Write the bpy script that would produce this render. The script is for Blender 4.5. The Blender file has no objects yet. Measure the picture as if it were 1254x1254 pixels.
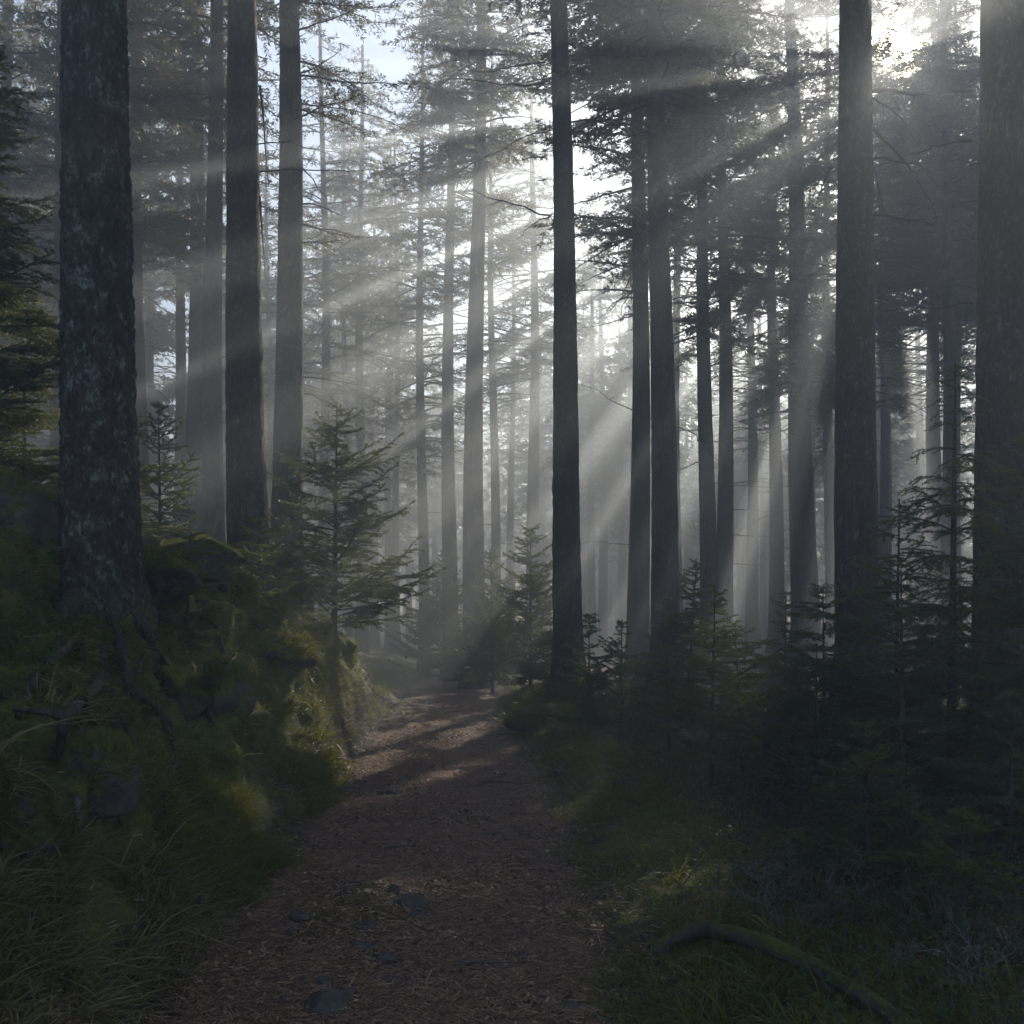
import bpy, math
import numpy as np
from mathutils import Vector
from mathutils.bvhtree import BVHTree

rng = np.random.default_rng(11)
S = bpy.context.scene
COL = S.collection
F = 1254.0
CAM = np.array([0.0, 0.0, 1.5])
HOR = 738.0

# ------------------------------------------------------------------ helpers
def px(x, y, d):
    return np.array([(x - 627) / F * d, d, 1.5 + (HOR - y) / F * d])

SUN_PX = (1087.0, 72.0)
DISC = px(1105, 50, 1.0) - CAM; DISC /= np.linalg.norm(DISC)
sun = px(SUN_PX[0], SUN_PX[1], 1.0) - CAM
sun = sun / np.linalg.norm(sun)
SUN_AZ = math.atan2(sun[0], sun[1])
SUN_EL = math.asin(sun[2])
E1 = np.array([sun[1], -sun[0], 0.0]); E1 /= np.linalg.norm(E1)
E2 = np.cross(E1, sun)

def hsh(ix, iy, iz, seed):
    h = (ix * 374761393 + iy * 668265263 + iz * 2147483647 + seed * 1274126177) & 0xFFFFFFFF
    h = ((h ^ (h >> 13)) * 1274126177) & 0xFFFFFFFF
    h = ((h ^ (h >> 16)) * 2246822519) & 0xFFFFFFFF
    h = h ^ (h >> 15)
    return (h & 0xFFFFFF) / float(0xFFFFFF)

def vnoise(p, seed=0):
    p = np.asarray(p, float)
    i = np.floor(p).astype(np.int64); f = p - i
    u = f * f * f * (f * (f * 6 - 15) + 10)
    r = 0
    for dx in (0, 1):
        wx = u[..., 0] if dx else 1 - u[..., 0]
        for dy in (0, 1):
            wy = u[..., 1] if dy else 1 - u[..., 1]
            for dz in (0, 1):
                wz = u[..., 2] if dz else 1 - u[..., 2]
                r = r + wx * wy * wz * hsh(i[..., 0] + dx, i[..., 1] + dy, i[..., 2] + dz, seed)
    return r * 2 - 1

def fbm(p, octaves=4, seed=0, gain=0.5):
    a, s, t = 1.0, 0, 0
    p = np.asarray(p, float)
    for o in range(octaves):
        s = s + a * vnoise(p, seed + o * 17); t += a
        a *= gain; p = p * 2.03 + 5.3
    return s / t

def cell(p, seed=0):
    """F1 and F2 of a 3D cell noise"""
    p = np.asarray(p, float)
    i = np.floor(p).astype(np.int64)
    f1 = np.full(p.shape[:-1], 9.0); f2 = f1.copy()
    for dx in (-1, 0, 1):
        for dy in (-1, 0, 1):
            for dz in (-1, 0, 1):
                c = i + np.array([dx, dy, dz])
                q = np.stack([c[..., k] + hsh(c[..., 0], c[..., 1], c[..., 2], seed + 31 * k) for k in range(3)], -1)
                d = np.linalg.norm(q - p, axis=-1)
                f2 = np.where(d < f1, f1, np.minimum(f2, d)); f1 = np.minimum(f1, d)
    return f1, f2

def sstep(a, b, x):
    t = np.clip((np.asarray(x, float) - a) / (b - a), 0, 1)
    return t * t * (3 - 2 * t)

def nrm(v):
    return v / np.maximum(np.linalg.norm(v, axis=-1, keepdims=True), 1e-9)

def mk(name, V, faces, mats, parent=None, origin=None, smooth=False, attrs=None, matidx=None):
    """one mesh object from a vertex array and a list of face arrays"""
    if not isinstance(faces, (list, tuple)):
        faces = [faces]
    faces = [np.asarray(f, np.int32) for f in faces if len(f)]
    V = np.asarray(V, float)
    if origin is not None:
        V = V - np.asarray(origin)
    me = bpy.data.meshes.new(name)
    me.vertices.add(len(V)); me.vertices.foreach_set('co', V.astype(np.float32).ravel())
    flat = np.concatenate([f.ravel() for f in faces])
    size = np.concatenate([np.full(len(f), f.shape[1], np.int32) for f in faces])
    start = np.concatenate([[0], np.cumsum(size)[:-1]]).astype(np.int32)
    me.loops.add(len(flat)); me.loops.foreach_set('vertex_index', flat)
    me.polygons.add(len(size)); me.polygons.foreach_set('loop_start', start)
    if smooth:
        me.polygons.foreach_set('use_smooth', np.ones(len(size), bool))
    if matidx is not None:
        me.polygons.foreach_set('material_index', np.asarray(matidx, np.int32))
    for m in (mats if isinstance(mats, (list, tuple)) else [mats]):
        me.materials.append(m)
    me.update(calc_edges=True)
    for k, a in (attrs or {}).items():
        at = me.attributes.new(k, 'FLOAT', 'POINT'); at.data.foreach_set('value', np.asarray(a, np.float32))
    ob = bpy.data.objects.new(name, me); COL.objects.link(ob)
    if parent is not None:
        ob.parent = parent
    elif origin is not None:
        ob.location = Vector(origin)
    return ob

def thing(name, label, cat, loc, group=None):
    o = bpy.data.objects.new(name, None); COL.objects.link(o)
    o.empty_display_size = 0.2
    o.location = Vector(loc); o['label'] = label; o['category'] = cat
    if group: o['group'] = group
    return o

def tag(o, label=None, cat=None, group=None, kind=None):
    if label: o['label'] = label
    if cat: o['category'] = cat
    if group: o['group'] = group
    if kind: o['kind'] = kind
    return o

def tubes(P, R, k=5):
    """P (B,n,3) polylines, R (B,n) radii -> verts, quads"""
    P = np.asarray(P, float); R = np.asarray(R, float)
    B, n, _ = P.shape
    T = nrm(np.gradient(P, axis=1))
    ref = np.where(np.abs(T[:, :1, 2:3]) > 0.8, np.array([1.0, 0.1, 0]), np.array([0, 0.1, 1.0]))
    A = nrm(np.cross(T, np.broadcast_to(ref, T.shape))); C = np.cross(T, A)
    an = np.linspace(0, 2 * math.pi, k, endpoint=False)
    V = P[:, :, None] + R[:, :, None, None] * (A[:, :, None] * np.cos(an)[None, None, :, None] + C[:, :, None] * np.sin(an)[None, None, :, None])
    idx = np.arange(B * n * k).reshape(B, n, k)
    a = idx[:, :-1]; b = idx[:, 1:]
    Q = np.stack([a, np.roll(a, -1, 2), np.roll(b, -1, 2), b], -1).reshape(-1, 4)
    return V.reshape(-1, 3), Q

def join(parts):
    """[(V, [faces..], matindex, attr)] -> V, faces, matidx, attr"""
    Vs, Fs, Ms, As, o = [], [], [], [], 0
    for V, Q, m, a in parts:
        Vs.append(V); Fs.append(np.asarray(Q) + o); Ms.append(np.full(len(Q), m))
        As.append(np.full(len(V), a) if np.isscalar(a) else a); o += len(V)
    return np.concatenate(Vs), Fs, np.concatenate(Ms), np.concatenate(As)

# ------------------------------------------------------------------ materials
def newmat(name):
    m = bpy.data.materials.new(name); m.use_nodes = True
    nt = m.node_tree; nt.nodes.clear()
    return m, nt, nt.nodes.new('ShaderNodeOutputMaterial')

def N(nt, t, **kw):
    n = nt.nodes.new(t)
    for k, v in kw.items():
        if k in n.inputs: n.inputs[k].default_value = v
        else: setattr(n, k, v)
    return n

def ramp(nt, fac, stops):
    r = nt.nodes.new('ShaderNodeValToRGB')
    el = r.color_ramp.elements
    while len(el) > len(stops): el.remove(el[-1])
    while len(el) < len(stops): el.new(0.5)
    for e, (p, c) in zip(el, stops):
        e.position = p; e.color = (*c, 1) if len(c) == 3 else c
    nt.links.new(fac, r.inputs[0])
    return r.outputs[0]

def mixc(nt, fac, a, b):
    m = nt.nodes.new('ShaderNodeMix'); m.data_type = 'RGBA'
    for sock, v in ((m.inputs[0], fac), (m.inputs[6], a), (m.inputs[7], b)):
        if hasattr(v, 'links') or hasattr(v, 'is_linked'): nt.links.new(v, sock)
        else: sock.default_value = v if not isinstance(v, tuple) else (*v, 1)
    return m.outputs[2]

def math_(nt, op, a, b=0.5):
    m = nt.nodes.new('ShaderNodeMath'); m.operation = op
    for sock, v in ((m.inputs[0], a), (m.inputs[1], b)):
        if hasattr(v, 'is_linked'): nt.links.new(v, sock)
        else: sock.default_value = v
    return m.outputs[0]

def coords(nt, scale=(1, 1, 1), kind='Object'):
    tc = nt.nodes.new('ShaderNodeTexCoord'); mp = nt.nodes.new('ShaderNodeMapping')
    mp.inputs['Scale'].default_value = scale
    nt.links.new(tc.outputs[kind], mp.inputs[0])
    return mp.outputs[0]

def noise_(nt, vec, scale, detail=4.0, rough=0.6):
    n = N(nt, 'ShaderNodeTexNoise', Scale=scale, Detail=detail, Roughness=rough)
    nt.links.new(vec, n.inputs['Vector'])
    return n.outputs['Fac']

def leafmat(name, stops, trans=(0.20, 0.22, 0.04), tmix=0.3, rough=0.45, spec=0.5):
    m, nt, out = newmat(name)
    at = N(nt, 'ShaderNodeAttribute', attribute_name='rnd')
    col = ramp(nt, at.outputs['Fac'], stops)
    p = N(nt, 'ShaderNodeBsdfPrincipled', Roughness=rough)
    p.inputs['Specular IOR Level'].default_value = spec
    nt.links.new(col, p.inputs['Base Color'])
    t = N(nt, 'ShaderNodeBsdfTranslucent'); t.inputs[0].default_value = (*trans, 1)
    mx = N(nt, 'ShaderNodeMixShader'); mx.inputs[0].default_value = tmix
    nt.links.new(p.outputs[0], mx.inputs[1]); nt.links.new(t.outputs[0], mx.inputs[2])
    nt.links.new(mx.outputs[0], out.inputs[0])
    return m

def barkmat(name, dark, mid, lichen, lich_amt, bump=0.5, scale=1.0, zs=0.3):
    m, nt, out = newmat(name)
    v = coords(nt, (1, 1, zs))
    vo = N(nt, 'ShaderNodeTexVoronoi', Scale=26.0 * scale); vo.feature = 'F1'
    nz = noise_(nt, v, 9 * scale, 3)
    va = nt.nodes.new('ShaderNodeVectorMath'); va.operation = 'MULTIPLY_ADD'
    cmb = nt.nodes.new('ShaderNodeCombineXYZ')
    for k in range(3): nt.links.new(nz, cmb.inputs[k])
    nt.links.new(cmb.outputs[0], va.inputs[0]); va.inputs[1].default_value = (0.12, 0.12, 0.12); nt.links.new(v, va.inputs[2])
    nt.links.new(va.outputs[0], vo.inputs['Vector'])
    fine = noise_(nt, v, 60 * scale, 4, 0.7)
    h = math_(nt, 'ADD', math_(nt, 'MULTIPLY', vo.outputs['Distance'], -0.9), math_(nt, 'MULTIPLY', fine, 0.6))
    col = ramp(nt, math_(nt, 'ADD', math_(nt, 'MULTIPLY', fine, 0.7), math_(nt, 'MULTIPLY', vo.outputs['Distance'], -0.35)), [(0.1, dark), (0.62, mid)])
    vl = coords(nt, (1, 1, 0.7))
    ln = noise_(nt, vl, 11.0, 6, 0.75)
    ls = noise_(nt, vl, 42.0, 3, 0.6)
    lf = math_(nt, 'MULTIPLY', ramp(nt, ln, [(0.60 - lich_amt, (0, 0, 0)), (0.70 - lich_amt, (1, 1, 1))]), ramp(nt, ls, [(0.42, (0, 0, 0)), (0.6, (1, 1, 1))]))
    big = noise_(nt, vl, 1.3, 2)
    col = mixc(nt, lf, col, lichen)
    col = mixc(nt, math_(nt, 'MULTIPLY', ramp(nt, big, [(0.4, (0, 0, 0)), (0.7, (1, 1, 1))]), 0.35), col, (0.055, 0.06, 0.035))
    bp = N(nt, 'ShaderNodeBump', Strength=bump, Distance=0.02)
    nt.links.new(h, bp.inputs['Height'])
    p = N(nt, 'ShaderNodeBsdfPrincipled', Roughness=0.9); p.inputs['Specular IOR Level'].default_value = 0.2
    nt.links.new(col, p.inputs['Base Color']); nt.links.new(bp.outputs[0], p.inputs['Normal'])
    nt.links.new(p.outputs[0], out.inputs[0])
    return m

def simplemat(name, stops, scale=8.0, rough=0.9, bump=0.4, detail=6, attr=False, spec=0.25, moss=None):
    m, nt, out = newmat(name)
    v = coords(nt)
    f = noise_(nt, v, scale, detail, 0.65)
    if attr:
        at = N(nt, 'ShaderNodeAttribute', attribute_name='rnd'); col = ramp(nt, at.outputs['Fac'], stops)
    else:
        col = ramp(nt, f, stops)
    p = N(nt, 'ShaderNodeBsdfPrincipled', Roughness=rough); p.inputs['Specular IOR Level'].default_value = spec
    if moss:
        g = nt.nodes.new('ShaderNodeNewGeometry'); sx = nt.nodes.new('ShaderNodeSeparateXYZ')
        nt.links.new(g.outputs['Normal'], sx.inputs[0])
        mf = math_(nt, 'ADD', sx.outputs['Z'], math_(nt, 'MULTIPLY', math_(nt, 'SUBTRACT', noise_(nt, v, 3.5, 5), 0.5), 2.2))
        mk_ = ramp(nt, mf, [(moss[0], (0, 0, 0)), (moss[0] + 0.22, (1, 1, 1))])
        mc = ramp(nt, noise_(nt, v, 30, 4), [(0.3, (0.025, 0.035, 0.009)), (0.7, (0.10, 0.115, 0.025))])
        col = mixc(nt, mk_, col, mc)
    nt.links.new(col, p.inputs['Base Color'])
    if bump:
        f2 = noise_(nt, v, scale * 4, 5, 0.7)
        b = N(nt, 'ShaderNodeBump', Strength=bump, Distance=0.03); nt.links.new(math_(nt, 'ADD', f, math_(nt, 'MULTIPLY', f2, 0.5)), b.inputs['Height'])
        nt.links.new(b.outputs[0], p.inputs['Normal'])
    nt.links.new(p.outputs[0], out.inputs[0])
    return m

M_bark_big = barkmat('bark_lichen', (0.02, 0.018, 0.018), (0.105, 0.09, 0.085), (0.17, 0.195, 0.19), 0.10, 0.7, 1.0, 0.45)
M_bark_mid = barkmat('bark_spruce', (0.03, 0.027, 0.025), (0.14, 0.125, 0.115), (0.17, 0.19, 0.18), 0.06, 0.7, 1.1, 0.4)
M_bark_far = barkmat('bark_plain', (0.035, 0.031, 0.028), (0.15, 0.132, 0.118), (0.17, 0.18, 0.165), 0.05, 0.6, 0.8, 0.3)
M_twig = simplemat('dead_twig', [(0.3, (0.0600, 0.0540, 0.0480)), (0.7, (0.1320, 0.1200, 0.1080))], 14, 0.8, 0)
M_paletwig = simplemat('pale_twig', [(0.3, (0.10, 0.105, 0.10)), (0.7, (0.18, 0.185, 0.175))], 14, 0.8, 0)
M_crown = leafmat('crown_foliage', [(0, (0.0264, 0.0384, 0.0168)), (0.6, (0.0540, 0.0720, 0.0264)), (1, (0.0960, 0.1020, 0.0360))], (0.22, 0.20, 0.06), 0.28)
M_needle = leafmat('spruce_needle', [(0, (0.0184, 0.0367, 0.0163)), (0.6, (0.0357, 0.0663, 0.0224)), (1, (0.0765, 0.1020, 0.0306))], (0.24, 0.27, 0.05), 0.3)
M_grass = leafmat('grass_blade', [(0, (0.0343, 0.0587, 0.0117)), (0.55, (0.0733, 0.1075, 0.0195)), (0.8, (0.1271, 0.1271, 0.0343)), (1, (0.2346, 0.1955, 0.0880))], (0.30, 0.30, 0.05), 0.35)
M_drygrass = leafmat('dry_grass_blade', [(0, (0.0660, 0.0715, 0.0220)), (0.5, (0.1430, 0.1320, 0.0550)), (1, (0.2860, 0.2420, 0.1320))], (0.30, 0.27, 0.10), 0.3)
M_moss = leafmat('moss_tuft', [(0, (0.0309, 0.0497, 0.0088)), (0.55, (0.1050, 0.1381, 0.0221)), (1, (0.2210, 0.2321, 0.0387))], (0.26, 0.26, 0.03), 0.25, 0.6, 0.3)
M_shrubleaf = leafmat('undergrowth_leaf', [(0, (0.0135, 0.0315, 0.0135)), (0.6, (0.0270, 0.0585, 0.0198)), (1, (0.0630, 0.0900, 0.0270))], (0.18, 0.24, 0.04), 0.3, 0.65, 0.2)
M_litter = simplemat('litter', [(0, (0.0690, 0.0414, 0.0276)), (0.5, (0.2243, 0.1295, 0.0775)), (0.85, (0.4140, 0.2760, 0.1724)), (1, (0.5000, 0.5000, 0.4313))], 20, 0.6, 0, attr=True, spec=0.5)
M_rock = simplemat('rock', [(0.3, (0.04, 0.042, 0.045)), (0.52, (0.07, 0.072, 0.07)), (0.75, (0.15, 0.152, 0.145))], 7, 0.8, 0.8, 9, moss=(0.15,))
M_stone = simplemat('stone', [(0.3, (0.045, 0.042, 0.038)), (0.7, (0.12, 0.113, 0.105))], 12, 0.95, 0.6, 8, moss=(1.25,))
M_log = simplemat('mossy_log', [(0.3, (0.05, 0.04, 0.035)), (0.7, (0.13, 0.11, 0.10))], 18, 0.9, 0.6, 6, moss=(0.35,))

def groundmat():
    m, nt, out = newmat('forest_ground')
    v = coords(nt)
    a1 = N(nt, 'ShaderNodeAttribute', attribute_name='path').outputs['Fac']
    a2 = N(nt, 'ShaderNodeAttribute', attribute_name='moss').outputs['Fac']
    big = noise_(nt, v, 2.2, 5); mid = noise_(nt, v, 14, 5, 0.7); fine = noise_(nt, v, 90, 4, 0.75)
    soil = ramp(nt, fine, [(0.28, (0.03, 0.02, 0.016)), (0.5, (0.17, 0.10, 0.066)), (0.72, (0.34, 0.20, 0.13))])
    soil = mixc(nt, ramp(nt, mid, [(0.45, (0, 0, 0)), (0.7, (1, 1, 1))]), soil, (0.075, 0.055, 0.046))
    ms = ramp(nt, mid, [(0.3, (0.02, 0.028, 0.007)), (0.5, (0.075, 0.095, 0.018)), (0.72, (0.14, 0.155, 0.032))])
    dark = ramp(nt, fine, [(0.3, (0.014, 0.012, 0.01)), (0.7, (0.06, 0.05, 0.042))])
    mf = math_(nt, 'ADD', a2, math_(nt, 'MULTIPLY', math_(nt, 'SUBTRACT', big, 0.5), 1.6))
    off = mixc(nt, ramp(nt, mf, [(0.35, (0, 0, 0)), (0.6, (1, 1, 1))]), dark, ms)
    pf = math_(nt, 'ADD', a1, math_(nt, 'MULTIPLY', math_(nt, 'SUBTRACT', mid, 0.5), 0.9))
    col = mixc(nt, ramp(nt, pf, [(0.35, (0, 0, 0)), (0.65, (1, 1, 1))]), off, soil)
    p = N(nt, 'ShaderNodeBsdfPrincipled', Roughness=0.85); p.inputs['Specular IOR Level'].default_value = 0.3
    nt.links.new(col, p.inputs['Base Color'])
    b = N(nt, 'ShaderNodeBump', Strength=0.8, Distance=0.03)
    nt.links.new(math_(nt, 'ADD', mid, math_(nt, 'MULTIPLY', fine, 0.55)), b.inputs['Height'])
    nt.links.new(b.outputs[0], p.inputs['Normal']); nt.links.new(p.outputs[0], out.inputs[0])
    return m
M_ground = groundmat()

# ------------------------------------------------------------------ terrain
def path_c(y):
    return -0.48 - 0.42 * sstep(6.5, 14.5, y) - 0.5 * sstep(14, 24, y)
def path_w(y):
    return 0.88 - 0.10 * sstep(9, 15, y)
def path_d(x, y):
    """signed distance outside the path edge (negative on the path), ragged"""
    n = 0.16 * fbm(np.stack([x * 1.3, y * 1.3, 0 * x], -1), 3, 3)
    return np.abs(x - path_c(y)) - path_w(y) + n

def height(x, y):
    xl = path_c(y) - path_w(y)
    dl = np.clip(xl - x, 0, None)
    dr = np.clip(x - (path_c(y) + path_w(y)), 0, None)
    n2 = fbm(np.stack([x * 0.55, y * 0.55, 0 * x], -1), 3, 5)
    far = sstep(6.8, 9.0, y)
    steep = 0.72 + 0.22 * far + 0.15 * n2
    fade = 1 - 0.75 * sstep(12.3, 15.0, y)
    wl = 0.75 - 0.38 * far
    bank = steep * np.clip(dl / wl, 0, 1) ** 0.8 * sstep(0, 0.12, dl) + 0.66 * np.clip(dl - 0.25, 0, 1.7) + 0.16 * np.clip(dl - 1.95, 0, 9)
    bank = bank + 0.42 * np.exp(-((x + 2.55) / 0.5) ** 2 - ((y - 8.4) / 0.6) ** 2) + 0.5 * np.exp(-((x + 3.25) / 0.5) ** 2 - ((y - 6.5) / 0.6) ** 2)
    bank = bank * fade + 0.10 * np.clip(dl, 0, 12) * (1 - fade)
    right = 0.10 * sstep(0, 0.35, dr) + 0.07 * np.clip(dr, 0, 8)
    hump = 0.28 * np.exp(-((x - 0.25) / 0.7) ** 2 - ((y - 13.2) / 1.6) ** 2) * sstep(-0.05, 0.5, dr)
    z = bank + right + hump
    z = z - 0.035 * np.clip(y - 14.8, 0, 40) - 0.02 * np.clip(y - 55, 0, 80) * 0
    z = z + 0.03 * sstep(11, 14.5, y)
    return z

def axis(a, b, step, lo, hi, grow=1.09):
    mid = list(np.arange(a, b, step)); left = []; s = step; p = a
    while p > lo:
        s *= grow; p -= s; left.append(p)
    right = []; s = step; p = mid[-1]
    while p < hi:
        s *= grow; p += s; right.append(p)
    return np.array(left[::-1] + mid + right)

gx = axis(-3.9, 2.6, 0.026, -60, 60, 1.075)
gy = axis(2.6, 14.8, 0.034, -14, 118, 1.06)
X, Y = np.meshgrid(gx, gy)
Z = height(X, Y)
PD = path_d(X, Y)
xl = path_c(Y) - path_w(Y)
bankm = sstep(0.1, 0.5, xl - X) * (1 - sstep(3.2, 5, xl - X)) * (1 - sstep(13.5, 16, Y))
P3 = np.stack([X, Y, Z], -1)
off = sstep(-0.1, 0.4, PD)
near = (1 - sstep(16, 26, Y))
lump1 = fbm(P3 * 2.1, 3, 21); lump2 = fbm(P3 * 6.5, 3, 33)
f1, f2 = cell(P3 * np.array([2.0, 2.0, 2.6]) + 0.35 * lump1[..., None], 5)
cush = np.clip(0.75 - f1, 0, 1)
dn = bankm * (0.55 * (cush - 0.30) + 0.15 * lump1 + 0.10 * lump2) * near
Z = Z + 0.10 * off * fbm(P3 * 0.9, 4, 8) * (1 - bankm) + 0.05 * off * near * lump2 * (1 - bankm)
Z = Z + (1 - off) * (0.022 * fbm(P3 * 1.5, 3, 9) + 0.016 * fbm(P3 * 7, 3, 10)) * near
ridge = np.exp(-((X + 0.80) / 0.28) ** 2 - ((Y - 4.75) / 0.65) ** 2)
Z = Z + ridge * (0.06 + 0.05 * fbm(P3 * 9, 3, 12)) * (1 - off) + (1 - off) * near * 0.012 * fbm(P3 * 22, 2, 14)
slope_n = nrm(np.stack([np.full_like(X, 0.75), np.full_like(X, -0.15), np.full_like(X, 0.62)], -1))
G = np.stack([X, Y, Z], -1) + slope_n * dn[..., None]
ny, nx = X.shape
GV = G.reshape(-1, 3)
ii = np.arange(ny * nx).reshape(ny, nx)
GQ = np.stack([ii[:-1, :-1], ii[:-1, 1:], ii[1:, 1:], ii[1:, :-1]], -1).reshape(-1, 4)
pathm = (1 - sstep(-0.22, 0.10, PD)).ravel()
mossm = (0.30 + 0.45 * bankm + 0.25 * sstep(0.0, 0.3, PD) * (1 - sstep(0.5, 1.6, PD))).ravel()
fx = X[:-1, :-1].ravel(); fy = Y[:-1, :-1].ravel(); fpd = PD[:-1, :-1].ravel(); fb = bankm[:-1, :-1].ravel()
is_path = (fpd < 0.0) & (fy < 40)
is_bank = (~is_path) & (fb > 0.25)
for nm, msk in (('dirt_path', is_path), ('mossy_bank', is_bank), ('forest_floor', ~(is_path | is_bank))):
    q = GQ[msk]; used, inv = np.unique(q, return_inverse=True)
    o = mk(nm, GV[used], inv.reshape(-1, 4), M_ground, smooth=True, attrs={'path': pathm[used], 'moss': mossm[used]})
    tag(o, kind='structure')
BV = BVHTree.FromPolygons(GV.tolist(), GQ.tolist())

def gz(x, y):
    h = BV.ray_cast(Vector((x, y, 30)), Vector((0, 0, -1)))
    return h[0].z if h[0] else 0.0
def gpix(x, y):
    """where the view ray of a picture point meets the ground"""
    d = Vector(px(x, y, 1.0) - CAM).normalized()
    h = BV.ray_cast(Vector(CAM), d)
    return np.array(h[0]) if h[0] else px(x, y, 12)

# faces for scattering
fa, fb_, fc, fd = (GV[GQ[:, k]] for k in range(4))
fcen = (fa + fb_ + fc + fd) / 4
fn = np.cross(fc - fa, fd - fb_); farea = np.linalg.norm(fn, axis=1) / 2; fnor = nrm(fn)
def scatter(n, weight):
    w = farea * weight; w = w / w.sum()
    k = rng.choice(len(w), n, p=w)
    u, v = rng.random((2, n, 1))
    p = fa[k] * (1 - u) * (1 - v) + fb_[k] * u * (1 - v) + fc[k] * u * v + fd[k] * (1 - u) * v
    return p, fnor[k]

# ------------------------------------------------------------------ sun gaps in the canopy
TWO = 2 * math.pi
# small gaps in the boughs where the bright sky round the sun glints through
SUNGAP = [(1105, 50, 15), (1132, 28, 7), (1112, 90, 6), (1086, 2, 9), (1126, 55, 6), (1074, 40, 6)]
HOLES = []
def hole(x, y, d, ru, rv=None):
    q = px(x, y, d) - CAM
    HOLES.append((q @ E1, q @ E2, ru, rv or ru, q @ sun))
def hole_g(x, y, ru, rv=None):
    q = gpix(x, y) - CAM
    HOLES.append((q @ E1, q @ E2, ru, rv or ru, q @ sun))
# the sun itself
# long gaps that let shafts of light down through the mist
SHEETS = []
def gap(x, y, r0, r1, hw):
    q = px(x, y, 1.0) - CAM
    SHEETS.append((math.atan2(q @ E2, q @ E1), r0, r1, hw))
for ang, hw_, r0_, r1_ in ((9, 0.10, 4.8, 9), (17.5, 0.20, 4.8, 10), (24, 0.12, 5.2, 11), (31, 0.30, 5.4, 12), (38, 0.13, 5.6, 12), (44.5, 0.34, 5.6, 13), (53, 0.30, 5.6, 13), (58.5, 0.13, 6, 12), (65, 0.34, 6.2, 13), (74, 0.28, 6.2, 13), (86, 0.45, 5.2, 14), (97, 0.45, 5.0, 14)):
    gap(SUN_PX[0] - 400 * math.cos(math.radians(ang)), SUN_PX[1] + 400 * math.sin(math.radians(ang)), r0_, r1_, hw_)
# lit spots
hole_g(545, 884, 0.34, 0.2); hole_g(500, 874, 0.3, 0.2); hole_g(480, 1082, 0.20, 0.12); hole_g(435, 930, 0.2, 0.12); hole_g(690, 1000, .15, .08)
hole_g(345, 960, 0.33, 0.2); hole_g(320, 890, 0.3, 0.2); hole_g(380, 770, 0.35, 0.25); hole_g(440, 800, 0.35, 0.3); hole_g(475, 865, .35, .25)
hole_g(285, 660, 0.4, 0.25); hole(240, 640, 8.2, 0.35, 0.3); hole(285, 690, 8.2, 0.3, 0.2); hole(262, 800, 7.3, 0.2, 0.2)
hole(60, 430, 7.5, 0.3, 0.2)
hole(893, 772, 7.5, 0.40, 0.24); hole(905, 850, 7.5, 0.2, 0.2); hole(770, 800, 11, 0.3, 0.25)
for a_, b_ in ((385, 915), (300, 985), (280, 900), (255, 830), (400, 890), (300, 800), (335, 730), (240, 800), (410, 800), (370, 850), (200, 640), (430, 905)):
    hole_g(a_, b_, 0.36, 0.26)
HA = np.array(HOLES)

def carve(P):
    """True where a leaf stays"""
    q = P - CAM
    u = q @ E1; v = q @ E2; w = q @ sun
    far_ = np.maximum(np.linalg.norm(q, axis=1), 1e-6); x_ = 627 + F * q[:, 0] / np.maximum(q[:, 1], 1e-3); y_ = HOR - F * q[:, 2] / np.maximum(q[:, 1], 1e-3)
    keep = np.ones(len(P), bool)
    if True:
        fwd = q[:, 1] > 5
        for cx, cy, cr in SUNGAP:
            keep &= ~(fwd & (np.hypot(x_ - cx, y_ - cy) < cr * (0.7 + 0.5 * rng.random(len(P)))))
    jit = 0.75 + 0.5 * rng.random(len(P))
    for hu, hv, ru, rv, wm in HA:
        keep &= ~((((u - hu) / ru) ** 2 + ((v - hv) / rv) ** 2 < jit) & (w > wm + 0.8))
    r = np.hypot(u, v)
    for ph, r0, r1, hw in SHEETS:
        a_ = u * math.cos(ph) + v * math.sin(ph); b_ = -u * math.sin(ph) + v * math.cos(ph)
        keep &= ~((a_ > r0) & (a_ < r1) & (np.abs(b_) < hw * jit) & (w > 9))
    n = fbm(np.stack([u * 0.75, v * 0.75, 0 * u + 3.3], -1), 2, 77)
    keep &= ~((n > 0.60) & (r > 3.4))
    # leaves left out in long ragged gaps fanning from the sun, to shape shafts
    ph = np.arctan2(v, u); ph = np.where(ph > 0, ph - TWO, ph)
    dg_ = np.degrees(ph); sect = sstep(-185, -160, dg_) * (1 - sstep(-92, -70, dg_)) * sstep(4.8, 6.8, r) * (1 - sstep(11.5, 14, r))
    m2 = fbm(np.stack([ph * 9.0, r * 0.13, 0 * u + 1.7], -1), 2, 91)
    keep &= ~((m2 > 0.66 - 0.10 * sect) & (w > 9) & (r > 3.4))
    return keep

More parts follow.
